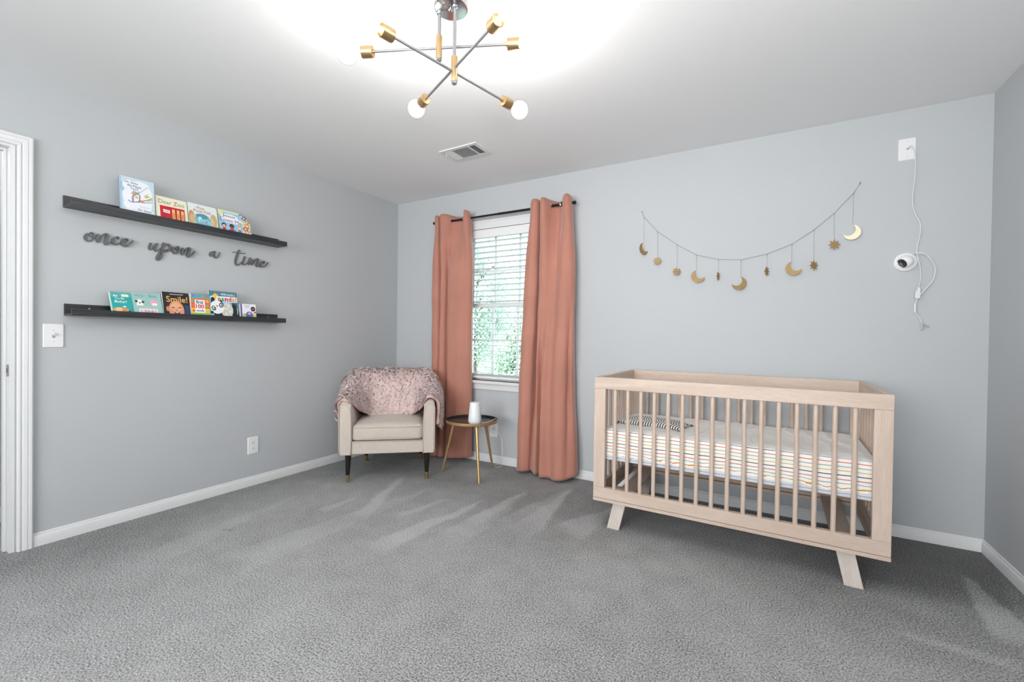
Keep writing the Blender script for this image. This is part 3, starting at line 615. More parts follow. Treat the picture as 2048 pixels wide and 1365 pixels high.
def b4(a):
    for x,y,c in ((.80,.82,'6D4E8C'),(.72,.88,'5B8E92'),(.88,.66,'D9746E'),(.88,.50,'EE9A34'),(.94,.34,'8CA6A0'),(.82,.36,'B7528C'),(.86,.20,'E7B44A'),(.80,.62,'A9CF7C')): a.ell(x,y,.085,.09,c); a.ell(x,y,.04,.045,'F0D9C0')
    a.rect(0,.72,0,.90,'9CCBE8'); a.ell(.07,.84,.08,.08,'F2EC8A'); a.rect(0,.74,0,.10,'A9CF8C')
    a.ell(.34,.74,.27,.12,'F6F2FA'); a.ell(.42,.60,.34,.12,'F6F2FA')
    a.text('Jesus',.12,.70,.40,.13,'4A2D6B',0,.01,-.03); a.text('Loves Me',.04,.53,.66,.14,'4A2D6B',0,.0,-.04)
    for x,h,sk,sh in ((.14,'2A1C18','E3B08C','C23A55'),(.38,'1D1614','7A4A36','D12F6A'),(.62,'E8B35A','F2C7A4','4F8ED0')):
        a.rect(x-.05,x+.05,.06,.26,sh); a.ell(x,.36,.075,.09,h); a.ell(x,.33,.055,.065,sk); a.line([(x-.05,.22),(x-.11,.16)],.025,sk); a.line([(x+.05,.22),(x+.11,.16)],.025,sk); a.rect(x-.04,x-.01,.0,.07,'3B4F86'); a.rect(x+.01,x+.04,.0,.07,'3B4F86')
book('bright rainbow-edged board book titled Jesus Loves Me, last on the upper ledge',-1.728,-1.520,ZU,.100,.060,.165,.016,'#D9E3C4',b4,outline=arch)
# lower ledge
gl_ = 'books on the lower ledge'
def b5(a):
    a.rect(0,1,.0,1,'1FA6A6'); a.rect(0,1,.80,1,'5FA9B0'); a.rect(.0,.05,0,1,'CFE2C6'); a.text('Are',.16,.79,.2,.10,'F4F7F2',0,.03); a.text('You My',.22,.66,.45,.11,'F4F7F2',0,.005); a.text('Mother?',.20,.53,.56,.12,'F4F7F2',0,.005)
    a.rect(.55,.88,.80,.91,'E6EBC8'); a.ell(.45,.22,.38,.12,'E0A061',-.1); a.ell(.35,.24,.16,.09,'EDC490'); a.ell(.58,.20,.12,.09,'D98E4A'); a.ell(.82,.18,.06,.04,'1A2B22'); a.ell(.62,.38,.08,.03,'E8F2EE'); a.rect(.05,1,0,.05,'9BD3CF')
book('teal picture book titled Are You My Mother, first on the lower ledge',-2.285,-2.186,ZL,.100,.040,.134,.010,'#1FA6A6',b5,group=gl_)
def b6(a):
    a.rect(0,1,0,1,'9CC4BF'); a.text('MOO,',.10,.80,.32,.13,'6B8C8F',0,0); a.text('BAA,',.58,.80,.30,.13,'6B8C8F',0,.01)
    a.poly([(.12,.45),(.36,.45),(.33,.62),(.30,.70),(.18,.70),(.15,.62)],'F2F3EF'); a.ell(.13,.62,.05,.05,'3A4144'); a.ell(.35,.60,.05,.05,'3A4144'); a.ell(.24,.56,.03,.03,'3A4144'); a.ell(.73,.60,.15,.12,'E7A9BC'); a.ell(.74,.52,.10,.06,'F4F0F0'); a.rect(.25,.8,.38,.42,'B7C79A')
    a.rect(.18,.82,.12,.32,'F1E8EE'); 
    for x in (.26,.38,.5,.62,.74): a.ell(x,.22,.045,.07,'E6B4C0')
    a.text('LA LA LA!',.38,.165,.3,.09,'B46A78'); a.text('Sandra Boynton',.16,.02,.64,.07,'5E8E92')
book('pale grey-green board book titled Moo Baa La La La, on the lower ledge',-2.184,-2.041,ZL,.098,.040,.140,.016,'#9CC4BF',b6,group=gl_)
def b7(a):
    a.rect(0,1,0,1,'151318'); a.rect(.72,1,0,.5,'1E3A66'); 
    for i in range(11): a.rect(.28+.047*i,.305+.047*i,.90,.935,'E8E4E8')
    a.ell(.47,.40,.34,.36,'3A201A'); a.ell(.47,.30,.29,.36,'DE9A72'); a.ell(.15,.33,.06,.10,'D08A66'); a.ell(.46,.34,.22,.24,'E8AC86'); a.ell(.35,.38,.07,.02,'5A2E22'); a.ell(.60,.39,.07,.02,'5A2E22')
    a.ell(.47,.29,.05,.05,'D08A66'); a.ell(.48,.18,.12,.05,'7A1F22'); a.ell(.48,.20,.07,.018,'F2E6DE'); a.ell(.30,.24,.07,.05,'E58E70'); a.ell(.64,.24,.07,.05,'E58E70'); a.rect(.12,.85,0,.06,'D08A66'); a.ell(.45,.05,.36,.06,'D89470')
    a.text('Smile!',.13,.60,.80,.24,'E9B36A',0,.01); a.rect(.82,.96,.03,.12,'6F8FB8')
book('black board book titled Smile with a laughing baby, on the lower ledge',-2.038,-1.895,ZL,.098,.055,.156,.016,'#151318',b7,.008,group=gl_)
def b8(a):
    cs=['6DBE6A','E8743A','D8434A','F0C24A','58A7B5','B7D26A','E0693A','8E6FB0']
    k=0
    for i in range(4):
        for j in range(5):
            a.rect(i*.25,(i+1)*.25,j*.2,(j+1)*.2,cs[(i*3+j*2+k)%8]); a.ell(i*.25+.125,j*.2+.1,.07,.05,cs[(i*5+j*3+3)%8]); k+=1
    a.rect(.20,.74,.22,.74,'F4F1EC'); a.text('first',.26,.58,.40,.14,'2E5A78',0,.03); a.text('100',.24,.40,.45,.16,'D0303E',0,.03); a.text('words',.26,.26,.40,.10,'3E6A8C',0,.03)
book('colourful square board book titled first 100 words, on the lower ledge',-1.893,-1.785,ZL,.100,.078,.160,.016,'#E9A24A',b8,group=gl_)
def b9(a):
    a.rect(0,1,.0,.80,'7CC3D8'); a.rect(0,1,.82,1,'4E7F8A'); a.rect(.05,1,.62,.82,'E9F0F4'); a.rect(.78,1,.42,.62,'2E6A8C'); a.text('NEVER',.42,.86,.19,.07,'E8F1F2',0,.02); a.text('touch a',.63,.85,.30,.09,'E8F1F2',0,.01)
    x=.30
    for ch,c,w in (('p','D8503A',.11),('a','3E9C6A',.10),('n','C42F73',.12),('d','D0402E',.11),('a','E0A24A',.11),('!','D8743A',.04)):
        a.text(ch,x,.595 if ch=='p' else .64,w,.17 if ch in 'pd!' else .13,c,0,.04); x+=w+.015
    for dx,dy in ((-.06,.0),(.06,.02)): a.ell(.22+dx,.84+dy,.04,.03,'E8C25A')
    a.ell(.22,.86,.05,.06,'E8C25A'); a.ell(.20,.75,.05,.06,'E8C25A')
    a.ell(.12,.66,.07,.12,'1B2228'); a.ell(.40,.63,.05,.05,'1B2228'); a.ell(.30,.20,.18,.22,'1B2228'); a.ell(.86,.30,.10,.28,'1B2228'); a.ell(.92,.12,.10,.08,'1B2228'); a.ell(.60,.33,.22,.27,'D6D4C8')
    for i in range(16):
        aa=i*2.4; a.ell(.60+.15*math.cos(aa)*(i/16)**.5,.33+.2*math.sin(aa)*(i/16)**.5,.035,.02,'F0EEE4' if i%2 else 'BDBBB0',aa)
    a.ell(.25,.42,.24,.24,'F1F2F2'); a.ell(.13,.38,.075,.085,'1B2228',.4); a.ell(.13,.39,.045,.05,'F1F2F2'); a.ell(.14,.39,.025,.028,'1B2228'); a.ell(.40,.50,.08,.09,'1B2228',-.3); a.ell(.40,.50,.048,.052,'F1F2F2'); a.ell(.41,.50,.026,.028,'1B2228')
    a.ell(.25,.46,.035,.02,'8C2F3A'); a.ell(.06,.23,.05,.05,'1B2228'); a.ell(.5,.04,.45,.03,'5BA8C2')
book('large board book with a woolly panda titled Never touch a panda, on the lower ledge',-1.783,-1.606,ZL,.100,.068,.187,.018,'#4E7F8A',b9,.014,group=gl_)
def b10(a):
    a.rect(0,1,0,1,'F1EEF2'); a.rect(.0,.10,0,1,'5A4C94'); a.ell(.25,.28,.14,.14,'A8CC7C'); a.ell(.86,.22,.16,.16,'C4CE72'); a.ell(.55,.30,.24,.24,'7C6BB4'); a.ell(.55,.24,.18,.13,'54639A'); a.ell(.56,.40,.07,.07,'F4F2F8'); a.ell(.565,.39,.03,.035,'2A2440')
    for i in (-3,-2,-1,1,2,3): a.line([(.55+i*.06,.22),(.55+i*.12,.10),(.55+i*.13,.03)],.018,'54508C')
    a.ell(.80,.70,.15,.15,'1E2A26'); a.text('10',.74,.65,.12,.09,'C8D2A8',0,.02); a.poly([(.78,.46),(1,.42),(1,.58)],'D8563A'); a.text('The Itsy',.22,.86,.40,.08,'B48AB8'); a.text('Bitsy',.30,.76,.26,.08,'8A9ED0')
book('smallest board book with a purple spider, last on the lower ledge',-1.590,-1.483,ZL,.100,.085,.113,.020,'#F1EEF2',b10,group=gl_)

# ================================================================ SWITCH AND OUTLETS
def rounded_plate(w, h, t, r=.004):
    """plate in local x (width) / z (height), proud along -y"""
    mb = MB(); P = [(u-w/2, v-h/2) for u,v in rounded(w,h,r)]
    mb.prism(P, 0, t*.5, lambda u,v,q:(u,-q,v)); P2 = [(u*(1-.006/w), v*(1-.006/h)) for u,v in P]
    n = len(P); mb.add([(u,-t*.5,v) for u,v in P]+[(u,-t,v) for u,v in P2], [(i,(i+1)%n,n+(i+1)%n,n+i) for i in range(n)]+[tuple(range(n,2*n))])
    return mb
def screw_at(parent, x, y, z):
    m = MB(); m.lathe([(0,0),(.003,0),(.003,.0008),(.002,.0013),(0,.0013)], 12, axis_matrix(Vector((x,y,z)), (0,-1,0))); return m.build('screw', mat('painted_screw',(.6,.6,.6),.4), parent, auto=.6)
sw = thing('light_switch', 'white toggle light switch plate beside the door casing', 'light switch', (0,-2.4965,1.091), (0,0,PI/2))
rounded_plate(.079,.124,.006).build('wall_plate', WHITE, sw, auto=.5)
MB().box(-.0055,.0055,-.0068,-.006,-.012,.012).build('toggle_slot', mat('switch_slot',(.35,.35,.35),.6), sw)
MB().box(-.0042,.0042,0,.013,-.005,.005,M=Matrix.Translation((0,-.018,.005)) @ Matrix.Rotation(math.radians(28),4,'X')).build('toggle', WHITE, sw, bevel=.001)
screw_at(sw,0,-.006,.030); screw_at(sw,0,-.006,-.030)
def outlet(name, label, loc, rz, group=None, hide=()):
    o = thing(name, label, 'outlet', loc, (0,0,rz), group)
    rounded_plate(.077,.124,.006).build('wall_plate', WHITE, o, auto=.5)
    for zc in (.0215,-.0215):
        P = [(.0172*math.cos(t), max(-.0125,min(.0125,.0172*math.sin(t)))) for t in np.linspace(0,2*PI,28,endpoint=False)]
        f = MB().prism(P, .0055, .0075, lambda u,v,q:(u,-q,v+zc)).build('receptacle_face', WHITE, o)
        s = MB().box(-.0075,-.0053,-.0079,-.0072,zc+.000,zc+.008).box(.0053,.0075,-.0079,-.0072,zc+.000,zc+.007)
        s.prism([(.0026*math.cos(t),.0026*math.sin(t)) for t in np.linspace(0,2*PI,10,endpoint=False)], .0072,.0079, lambda u,v,q:(u,-q,v+zc-.007)); s.build('slot', DARKHOLE, f)
    screw_at(o,0,-.006,0)
    return o
outlet('wall_outlet','white duplex outlet on the left wall above the baseboard',(0,-1.4465,.293),PI/2)
outlet('wall_outlet','white duplex outlet under the window, behind the side table',(1.178,0,.290),0)
jack = thing('cable_plate','white wall plate with a cable coming out, high above the camera','wall plate',(3.931,0,2.2135))
rounded_plate(.077,.122,.006).build('wall_plate', WHITE, jack, auto=.5)
screw_at(jack,0,-.006,.045); screw_at(jack,0,-.006,-.045)
m = MB(); m.lathe([(.0055,0),(.0055,.010),(.0045,.012),(0,.012)], 12, axis_matrix(Vector((0,-.006,0)), (0,-1,0))); m.build('jack', mat('jack_grey',(.6,.6,.58),.4,metal=.5), jack, auto=.5)

# ================================================================ GARLAND
STRING = mat('silver_cord', (.22,.22,.22), .5, metal=.3)
GOLD = mat('gold_leaf_wood', (.36,.235,.095), .6, metal=.35, noise=(60,.08))
PALEG = mat('polished_pale_gold', (.88,.78,.56), .5, metal=.3, noise=(60,.04))
gar = thing('moon_garland', 'cord garland of gold moons and stars swagged on the wall above the crib', 'garland', (3.08,0,1.75))
gp = [(2.448,2.044),(2.464,2.006),(2.562,1.891),(2.698,1.783),(2.825,1.702),(2.965,1.66),(3.101,1.647),(3.25,1.673),(3.385,1.724),(3.499,1.802),(3.597,1.89),(3.69,1.999),(3.719,2.049)]
Lp = lambda x,z,y=-.014: (x-3.08, y, z-1.75)
MB().tube([Lp(x,z) for x,z in gp], .0011, 6).build('cord', STRING, gar, smooth=True)
ends = [(2.466,1.814),(2.566,1.707),(2.70,1.621),(2.829,1.594),(2.968,1.573),(3.102,1.533),(3.25,1.589),(3.385,1.612),(3.499,1.61),(3.60,1.729),(3.688,1.807)]
def moon_poly(R=.044, off=.024, r2=.036, n=18):
    # crescent, horns upward (+v)
    d = off; a = (R*R-r2*r2+d*d)/(2*d); hh = math.sqrt(R*R-a*a)
    t0 = math.atan2(a, hh); t1 = math.atan2(a, -hh)-2*PI
    P = [(R*math.cos(t), R*math.sin(t)) for t in np.linspace(t0, t1, n)]
    s0 = math.atan2(a-d, -hh); s1 = math.atan2(a-d, hh)
    if s0 > 0: s0 -= 2*PI
    P += [(r2*math.cos(t), d+r2*math.sin(t)) for t in np.linspace(s0, s1, n)][1:-1]
    return P
def star_poly(R=.033, r=.0165, k=8):
    return [((R if i%2==0 else r)*math.sin(PI*i/k), (R if i%2==0 else r)*math.cos(PI*i/k)) for i in range(2*k)]
# kind, in-plane tilt, yaw about the thread
items = [('m',-.75,1.05),('s',0,.1),('s',.2,.35),('m',-.70,.05),('s',.1,1.35),('m',.72,.3),('s',.1,1.15),('m',-.70,-.05),('s',0,.75),('s',.1,.2),('m',.85,.05)]
for i, ((x,z),(kd,tl,yw)) in enumerate(zip(ends, items)):
    top = gp[i+1]; T_ = .0035
    MB().tube([Lp(top[0],top[1]),Lp(x,z+.003,-.02)], .0007, 5).tube([Lp(top[0],top[1]-.001),Lp(top[0],top[1]-.009)],.0018,6).build('hanging_thread', STRING, gar)
    if kd == 'm':
        P = moon_poly(); ca, sa = math.cos(tl), math.sin(tl); P = [(u*ca-v*sa, u*sa+v*ca) for u,v in P]
        iy = max(range(len(P)), key=lambda k: P[k][1]); ax, az = P[iy]
        P = [(u-ax, v-az) for u,v in P]; nm = 'moon'
    else:
        P = star_poly(); P = [(u, v-.031) for u,v in P]; nm = 'star'
    cy, sy = math.cos(yw), math.sin(yw)
    b = MB().prism(P, -T_/2, T_/2, lambda u,v,q: (x-3.08+u*cy-q*sy, -.022+u*sy*(-1)+q*cy*(-1) if False else -.030-abs(sy)*.012+u*sy+q*cy, z-1.75+v))
    o = b.build(nm, PALEG if i == 10 else GOLD, gar)
    if i == 10: o['label'] = 'bright pale gold moon at the right end'
for x, z, lb in ((2.447,2.047,'small silver hook holding the left end of the garland'),(3.720,2.052,'small silver hook holding the right end of the garland')):
    m = MB(); m.lathe([(.004,0),(.004,.002),(.0015,.003),(.0015,.018),(.0035,.019),(.0035,.021),(0,.021)], 12, axis_matrix(Vector((0,0,0)), (0,-1,.25)))
    o = m.build('wall_hook', STEEL, None, auto=.5); o.location = (x,0,z); tag(o, lb, 'hook')

# ================================================================ SECURITY CAMERA AND CABLES
CABLE = mat('white_cable', (.74,.74,.74), .45)
def cable(name, label, pts, r, cat='cable', n=8):
    P = catmull(pts, 6); c = Vector(P[0]); m = MB().tube([Vector(p)-c for p in P], r, n); o = m.build(name, CABLE, None, smooth=True); o.location = c
    return tag(o, label, cat)
up = thing('power_cable', 'long white cable running from the wall plate down to the camera', 'cable', (3.93,0,2.21))
pts = [(3.931,-.018,2.2135),(3.944,-.045,2.212),(3.957,-.045,2.15),(3.961,-.03,2.04),(3.956,-.022,1.95),(3.957,-.022,1.886),(3.971,-.022,1.83),(3.989,-.022,1.783),(3.990,-.022,1.72),(3.981,-.022,1.667),(3.978,-.022,1.617),(3.983,-.02,1.594),(3.993,-.02,1.54),(3.997,-.02,1.476),(3.990,-.02,1.425)]
MB().tube([(a-3.93,b,c-2.21) for a,b,c in catmull(pts,6)], .0024, 8).build('wire', CABLE, up, smooth=True)
MB().box(.0535,.0665,-.026,-.013,-.826,-.786).build('plug_end', CABLE, up, bevel=.002)
lo = thing('camera_cable', 'white camera lead looping right and hanging down to a cluster of connectors', 'cable', (3.975,0,1.61))
pts = [(3.955,-.035,1.612),(3.972,-.05,1.613),(4.006,-.055,1.603),(4.040,-.05,1.554),(4.051,-.045,1.509),(4.042,-.04,1.456),(4.009,-.035,1.404),(3.986,-.030,1.369),(3.977,-.026,1.333),(3.976,-.022,1.292),(3.985,-.020,1.272),(3.998,-.018,1.251),(4.008,-.018,1.222)]
MB().tube([(a-3.975,b,c-1.61) for a,b,c in catmull(pts,6)], .0026, 8).build('wire', CABLE, lo, smooth=True)
GREYC = mat('grey_connector', (.45,.45,.46), .5)
MB().box(-.002,.020,-.036,-.016,-.248,-.205).build('junction_box', CABLE, lo, bevel=.003)
MB().tube([(.001,-.022,-.275),(.001,-.022,-.325)], .0055, 10).build('strain_relief', CABLE, lo, auto=.6)
MB().tube([(.031,-.018,-.385),(.034,-.020,-.400),(.030,-.022,-.425)], .0055, 8).build('connector', GREYC, lo, auto=.6)
MB().tube([(.033,-.018,-.388),(.050,-.022,-.400),(.064,-.024,-.404)], .0045, 8).build('connector', GREYC, lo, auto=.6)
cam_ = thing('security_camera', 'white round dome camera on the wall below the cable plate', 'camera', (3.933,0,1.572))
m = MB(); m.lathe([(0,0),(.054,0),(.0545,.004),(.052,.013),(.046,.019),(.040,.021),(0,.021)], 40, axis_matrix(Vector((0,0,0)), (0,-1,0))); m.build('base', WHITE, cam_, auto=.5)
ez = Vector((-.72,-.50,-.48)).normalized()
bm_ = MB(); prof = [(0,-.034)]+[(.036*math.cos(t), .036*math.sin(t)) for t in np.linspace(-1.3,.72,16)]+[(.0265,.0245),(0,.0245)]
CB = Vector((-.004,-.034,.0))
bm_.lathe(prof, 36, axis_matrix(CB, ez)); bm_.build('eyeball', WHITE, cam_, auto=.5)
m = MB(); m.lathe([(0,.0245),(.0262,.0245),(.0262,.0275),(.020,.0305),(.010,.032),(0,.0322)], 32, axis_matrix(CB, ez)); fc = m.build('face_glass', mat('black_glass',(.012,.012,.014),.08,coat=1), cam_, auto=.6)
m = MB(); m.lathe([(.008,.0318),(.009,.0332),(.006,.0335),(.005,.0325),(0,.0325)], 20, axis_matrix(CB, ez)); m.build('lens', mat('lens_grey',(.20,.20,.22),.15), fc, auto=.6)
m = MB(); m.lathe([(0,0),(.0016,0),(.0012,.0012),(0,.0012)], 8, axis_matrix(CB+ez*.0312+Vector((.008,0,-.012)), ez)); m.build('indicator', WHITE, fc)
m = MB(); m.lathe([(.0355,-.004),(.0385,-.004),(.0385,.005),(.0355,.005),(.0355,-.004)], 40, axis_matrix(CB, Vector((0,-1,0))), cap=False); m.build('yoke', WHITE, cam_, auto=.5)

# ================================================================ CRIB
CL, CD, CT = 1.363, .767, .887
crib = thing('crib', 'pale washed wood baby crib with round spindles and splayed legs', 'crib', (2.3806,-.7944,0), (0,0,-.0154))
WX_, WY_, WZ_ = wood('pale_wood_x','x'), wood('pale_wood_y','y'), wood('pale_wood_z','z')
LEGW = wood('leg_wood','z','D2C8C0','C2B5AA')
pt = .030; pw = .068
z_tr0, z_br0, z_br1, z_b0, z_b1 = .819, .177, .240, .157, .1745
for y0 in (0, CD-pt):
    MB().box(0,CL,y0,y0+pt,z_tr0+.0006,CT).build('top_rail', WX_, crib, bevel=.0015)
    MB().box(.0005,CL-.0005,y0+.0005,y0+pt-.0005,z_br0,z_br1).build('bottom_rail', WX_, crib, bevel=.001)
    for x0 in (0, CL-pw):
        MB().box(x0+.0005,x0+pw-.0005,y0+.0005,y0+pt-.0005,z_br1+.0006,z_tr0).build('corner_post', WZ_, crib, bevel=.001)
for x0 in (0, CL-pt):
    MB().box(x0,x0+pt,pt+.0005,CD-pt-.0005,z_tr0,CT).build('side_top_rail', WY_, crib, bevel=.0015)
    MB().box(x0,x0+pt,pt+.0005,CD-pt-.0005,z_br0,z_br1).build('side_bottom_rail', WY_, crib, bevel=.001)
# base board ring
MB().box(0,CL,0,.045,z_b0,z_b1).build('base_board', WX_, crib, bevel=.001)
MB().box(0,CL,CD-.045,CD,z_b0,z_b1).build('base_board', WX_, crib, bevel=.001)
for x0 in (0, CL-.045): MB().box(x0,x0+.045,.0455,CD-.0455,z_b0,z_b1).build('base_board', WY_, crib, bevel=.001)
spm = MB().tube([(0,0,z_br1-.004),(0,0,z_br1+.004),(0,0,.812),(0,0,z_tr0-.001),(0,0,z_tr0+.004)], [.0108,.0108,.0108,.0090,.0090], 14)
sp0 = None
def spindle(x, y):
    global sp0
    if sp0 is None: sp0 = spm.build('spindle', WZ_, crib, auto=.5); o = sp0
    else: o = bpy.data.objects.new('spindle', sp0.data); COL.objects.link(o); o.parent = crib
    o.location = (x, y, 0)
for i in range(16):
    for y in (.015, CD-.015): spindle(.122+i*.07393, y)
for i in range(8):
    for x in (.015, CL-.015): spindle(x, .085+i*(CD-.17)/7)
# legs with cross stretchers
def cleg(x, y, sx, sy):
    m = MB(); hw = .036; th = .014
    xt = x; xb = x+sx*.034; yt = y; yb = y+sy*.012; zt = z_b0+.0
    vs = [(xb-hw,yb-th,0),(xb+hw,yb-th,0),(xb+hw,yb+th,0),(xb-hw,yb+th,0),(xt-hw,yt-th,zt),(xt+hw,yt-th,zt),(xt+hw,yt+th,zt),(xt-hw,yt+th,zt)]
    m.add(vs, [(0,3,2,1),(4,5,6,7),(0,1,5,4),(1,2,6,5),(2,3,7,6),(3,0,4,7)]); m.build('leg', LEGW, crib, bevel=.003)
for x, sx in ((.150,-1),(1.205,1)):
    cleg(x, .045, sx, -1); cleg(x, CD-.045, sx, 1)
    MB().box(x-.045,x+.045,.032,CD-.032,z_b1+.0,z_b1+.016).build('leg_stretcher', WY_, crib, bevel=.001)
# mattress support
SUP = mat('light_grey_board', (.58,.60,.64), .6)
MB().box(.034,CL-.034,.036,CD-.036,.400,.413).build('mattress_support', SUP, crib, bevel=.002)
for x in (.040, CL-.060):
    for y in (.040, CD-.060): MB().box(x,x+.02,y,y+.02,.388,.400).build('support_bracket', BLACKM, crib)

# mattress with striped sheet
def sheet_mat():
    m = bpy.data.materials.new('striped_sheet'); m.use_nodes = True; nt = m.node_tree; b = nt.nodes['Principled BSDF']; L = nt.links
    a = nt.nodes.new('ShaderNodeAttribute'); a.attribute_name = 'strip'
    def mth(op, v=None, w=None):
        n = nt.nodes.new('ShaderNodeMath'); n.operation = op
        if v is not None: n.inputs[1].default_value = v
        if w is not None: n.inputs[2].default_value = w
        return n
    d = mth('DIVIDE', .0192); fl = mth('FLOOR'); fr_ = mth('FRACT'); lt = mth('LESS_THAN', .20)
    L.new(a.outputs['Fac'], d.inputs[0]); L.new(d.outputs[0], fl.inputs[0]); L.new(d.outputs[0], fr_.inputs[0]); L.new(fr_.outputs[0], lt.inputs[0])
    mo = mth('MODULO', 9.0); L.new(fl.outputs[0], mo.inputs[0]); dv = mth('DIVIDE', 9.0); L.new(mo.outputs[0], dv.inputs[0]); ad = mth('ADD', .05); L.new(dv.outputs[0], ad.inputs[0])
    cr = nt.nodes.new('ShaderNodeValToRGB'); cr.color_ramp.interpolation = 'CONSTANT'; e = cr.color_ramp.elements
    cols = ['2B2F3A','D08A2E','7F9A96','C9503E','2B3530','D9B04A','8FA39A','CF6A35','263452']
    e[0].color = (*hexc(cols[0]),1); e[0].position = 0; e[1].position = 1/9; e[1].color = (*hexc(cols[1]),1)
    for i in range(2, 9): x = e.new(i/9); x.color = (*hexc(cols[i]),1)
    L.new(ad.outputs[0], cr.inputs[0])
    # stripes mixed over the plain cloth by the stored strength
    mx = nt.nodes.new('ShaderNodeMix'); mx.data_type = 'RGBA'; mx.inputs[6].default_value = (.84,.82,.79,1)
    at2 = nt.nodes.new('ShaderNodeAttribute'); at2.attribute_name = 'stripe_strength'; im = mth('MULTIPLY'); L.new(lt.outputs[0], im.inputs[0]); L.new(at2.outputs['Fac'], im.inputs[1])
    L.new(im.outputs[0], mx.inputs[0]); L.new(cr.outputs[0], mx.inputs[7]); L.new(mx.outputs[2], b.inputs['Base Color'])
    b.inputs['Roughness'].default_value = .85; b.inputs['Specular IOR Level'].default_value = .2
    return m
SHEET = sheet_mat()
MATM = mat('mattress_ticking', (.66,.69,.74), .7, bump=(90,.2,.002))
mtr = thing('crib_mattress', 'crib mattress in a white fitted sheet with thin coloured stripes', 'mattress', (2.3806,-.7944,0), (0,0,-.0154))
def rbox_grid(x0,x1,y0,y1,z0,z1,r,nx=90,ny=44,nz=10, top_only=True, wr=None):
    """rounded slab: rings from the bottom edge up the side and over the top"""
    rings = []
    def ring(inset, z, rc):
        P = []
        a, b, c, d = x0+inset, x1-inset, y0+inset, y1-inset; rc = max(rc-inset, .004)
        segs = [((a+rc,c),(b-rc,c)),((b,c+rc),(b,d-rc)),((b-rc,d),(a+rc,d)),((a,d-rc),(a,c+rc))]
        cs = [(b-rc,c+rc,-PI/2),(b-rc,d-rc,0),(a+rc,d-rc,PI/2),(a+rc,c+rc,PI)]
        for k, (s, e) in enumerate(segs):
            nn = nx if k%2==0 else ny
            for i in range(nn): t = i/nn; P.append((s[0]+(e[0]-s[0])*t, s[1]+(e[1]-s[1])*t))
            for i in range(6): t = cs[k][2]+PI/2*i/6; P.append((cs[k][0]+rc*math.cos(t), cs[k][1]+rc*math.sin(t)))
        return P
    prof = [(0, z0+(z1-r-z0)*k/nz, 0) for k in range(nz+1)]
    s0 = z1-r-z0
    prof = [(p[0], p[1], s0-(p[1]-z0)) for p in prof]
    for k in range(1, 7):
        t = PI/2*k/6; prof.append((r*(1-math.cos(t)), z1-r+r*math.sin(t), -r*t))
    return ring, prof
def build_mattress():
    x0,x1,y0,y1,z0,z1 = .034,CL-.034,.036,CD-.036,.4135,.578
    MB().box(x0+.004,x1-.004,y0+.004,y1-.004,.4132,.445).build('mattress_core', MATM, mtr, bevel=.006)
    ring, prof = rbox_grid(x0,x1,y0,y1,.430,z1,.022)
    rows = []; strip = []
    for inset, z, s in prof:
        P = ring(inset, z, .05); row = []
        for k, (x, y) in enumerate(P):
            w = .0028*math.sin(x*31+z*60)+.0022*math.sin(y*37+z*90+1)+.002*math.sin((x+y)*83+z*40)
            low = max(0, 1-(z-.430)/.045)
            bx = 0; by = 0
            cx, cy = (x-(x0+x1)/2), (y-(y0+y1)/2)
            zz = z + low*(.0035*math.sin(x*25+2*math.sin(x*7))+.0030*math.sin(x*71+3*math.sin(x*11))+ .004*math.sin(y*33))*(1 if z < .47 else .0) - (.006 if low>.8 else 0)
            out = w*.5*(1-abs(inset)/.022)
            if cy < -(y1-y0)/2+.06: y -= min(out, .0008)
            row.append((x, y, zz)); strip.append(-s + .0020*math.sin(x*9+z*22)+.0011*math.sin(x*23+1.3)+low*(.004*math.sin(x*47+3*math.sin(x*13)+z*160)+.003*math.sin(x*101+z*90)))
        rows.append(row)
    n = len(rows[0]); V = [p for r in rows for p in r]; F = []
    for i in range(len(rows)-1):
        for j in range(n): k=(j+1)%n; F.append((i*n+j,i*n+k,(i+1)*n+k,(i+1)*n+j))
    # top surface as a grid inside the last ring
    NX, NY = 160, 90; base = len(V); xa, xb, ya, yb = x0+.022, x1-.022, y0+.022, y1-.022
    for j in range(NY+1):
        for i in range(NX+1):
            x = xa+(xb-xa)*i/NX; y = ya+(yb-ya)*j/NY
            # shallow puckers across the sheet and dome
            e = min(x-xa, xb-x, y-ya, yb-y); f = min(1, e/.05)
            z = z1-.0004+f*(.006+.0025*math.sin(x*21+math.sin(y*9)*1.4)+.0015*math.sin(x*57+y*18))
            ridge = 0
            for (xc, sl) in ((.50,.25),(.60,.3),(.73,.22),(.83,.1),(1.02,-.12),(1.12,-.2),(1.22,-.25)):
                dd = x-(xc+sl*(y-.35)+.02*math.sin(y*14+xc*9)); ridge += .0065*math.exp(-(dd/.007)**2)
            z += f*ridge
            V.append((x,y,z)); strip.append(.022*PI/2+(y-ya)+.004*math.sin(x*11+y*5)+.002*math.sin(x*31)+.5*ridge)
    for j in range(NY):
        for i in range(NX):
            q = base+j*(NX+1)+i; F.append((q,q+1,q+NX+2,q+NX+1))
    me = bpy.data.meshes.new('fitted_sheet'); me.from_pydata(V, [], F); me.materials.append(SHEET)
    at = me.attributes.new('strip','FLOAT','POINT'); at.data.foreach_set('value', np.array(strip,np.float32)+1.0)
    at = me.attributes.new('stripe_strength','FLOAT','POINT'); at.data.foreach_set('value', np.array([.38 if q[2] > z1-.004 else 1. for q in V],np.float32))   # stripes drawn fainter on the top than on the sides
    for p in me.polygons: p.use_smooth = True
    o = bpy.data.objects.new('fitted_sheet', me); COL.objects.link(o); o.parent = mtr
build_mattress()

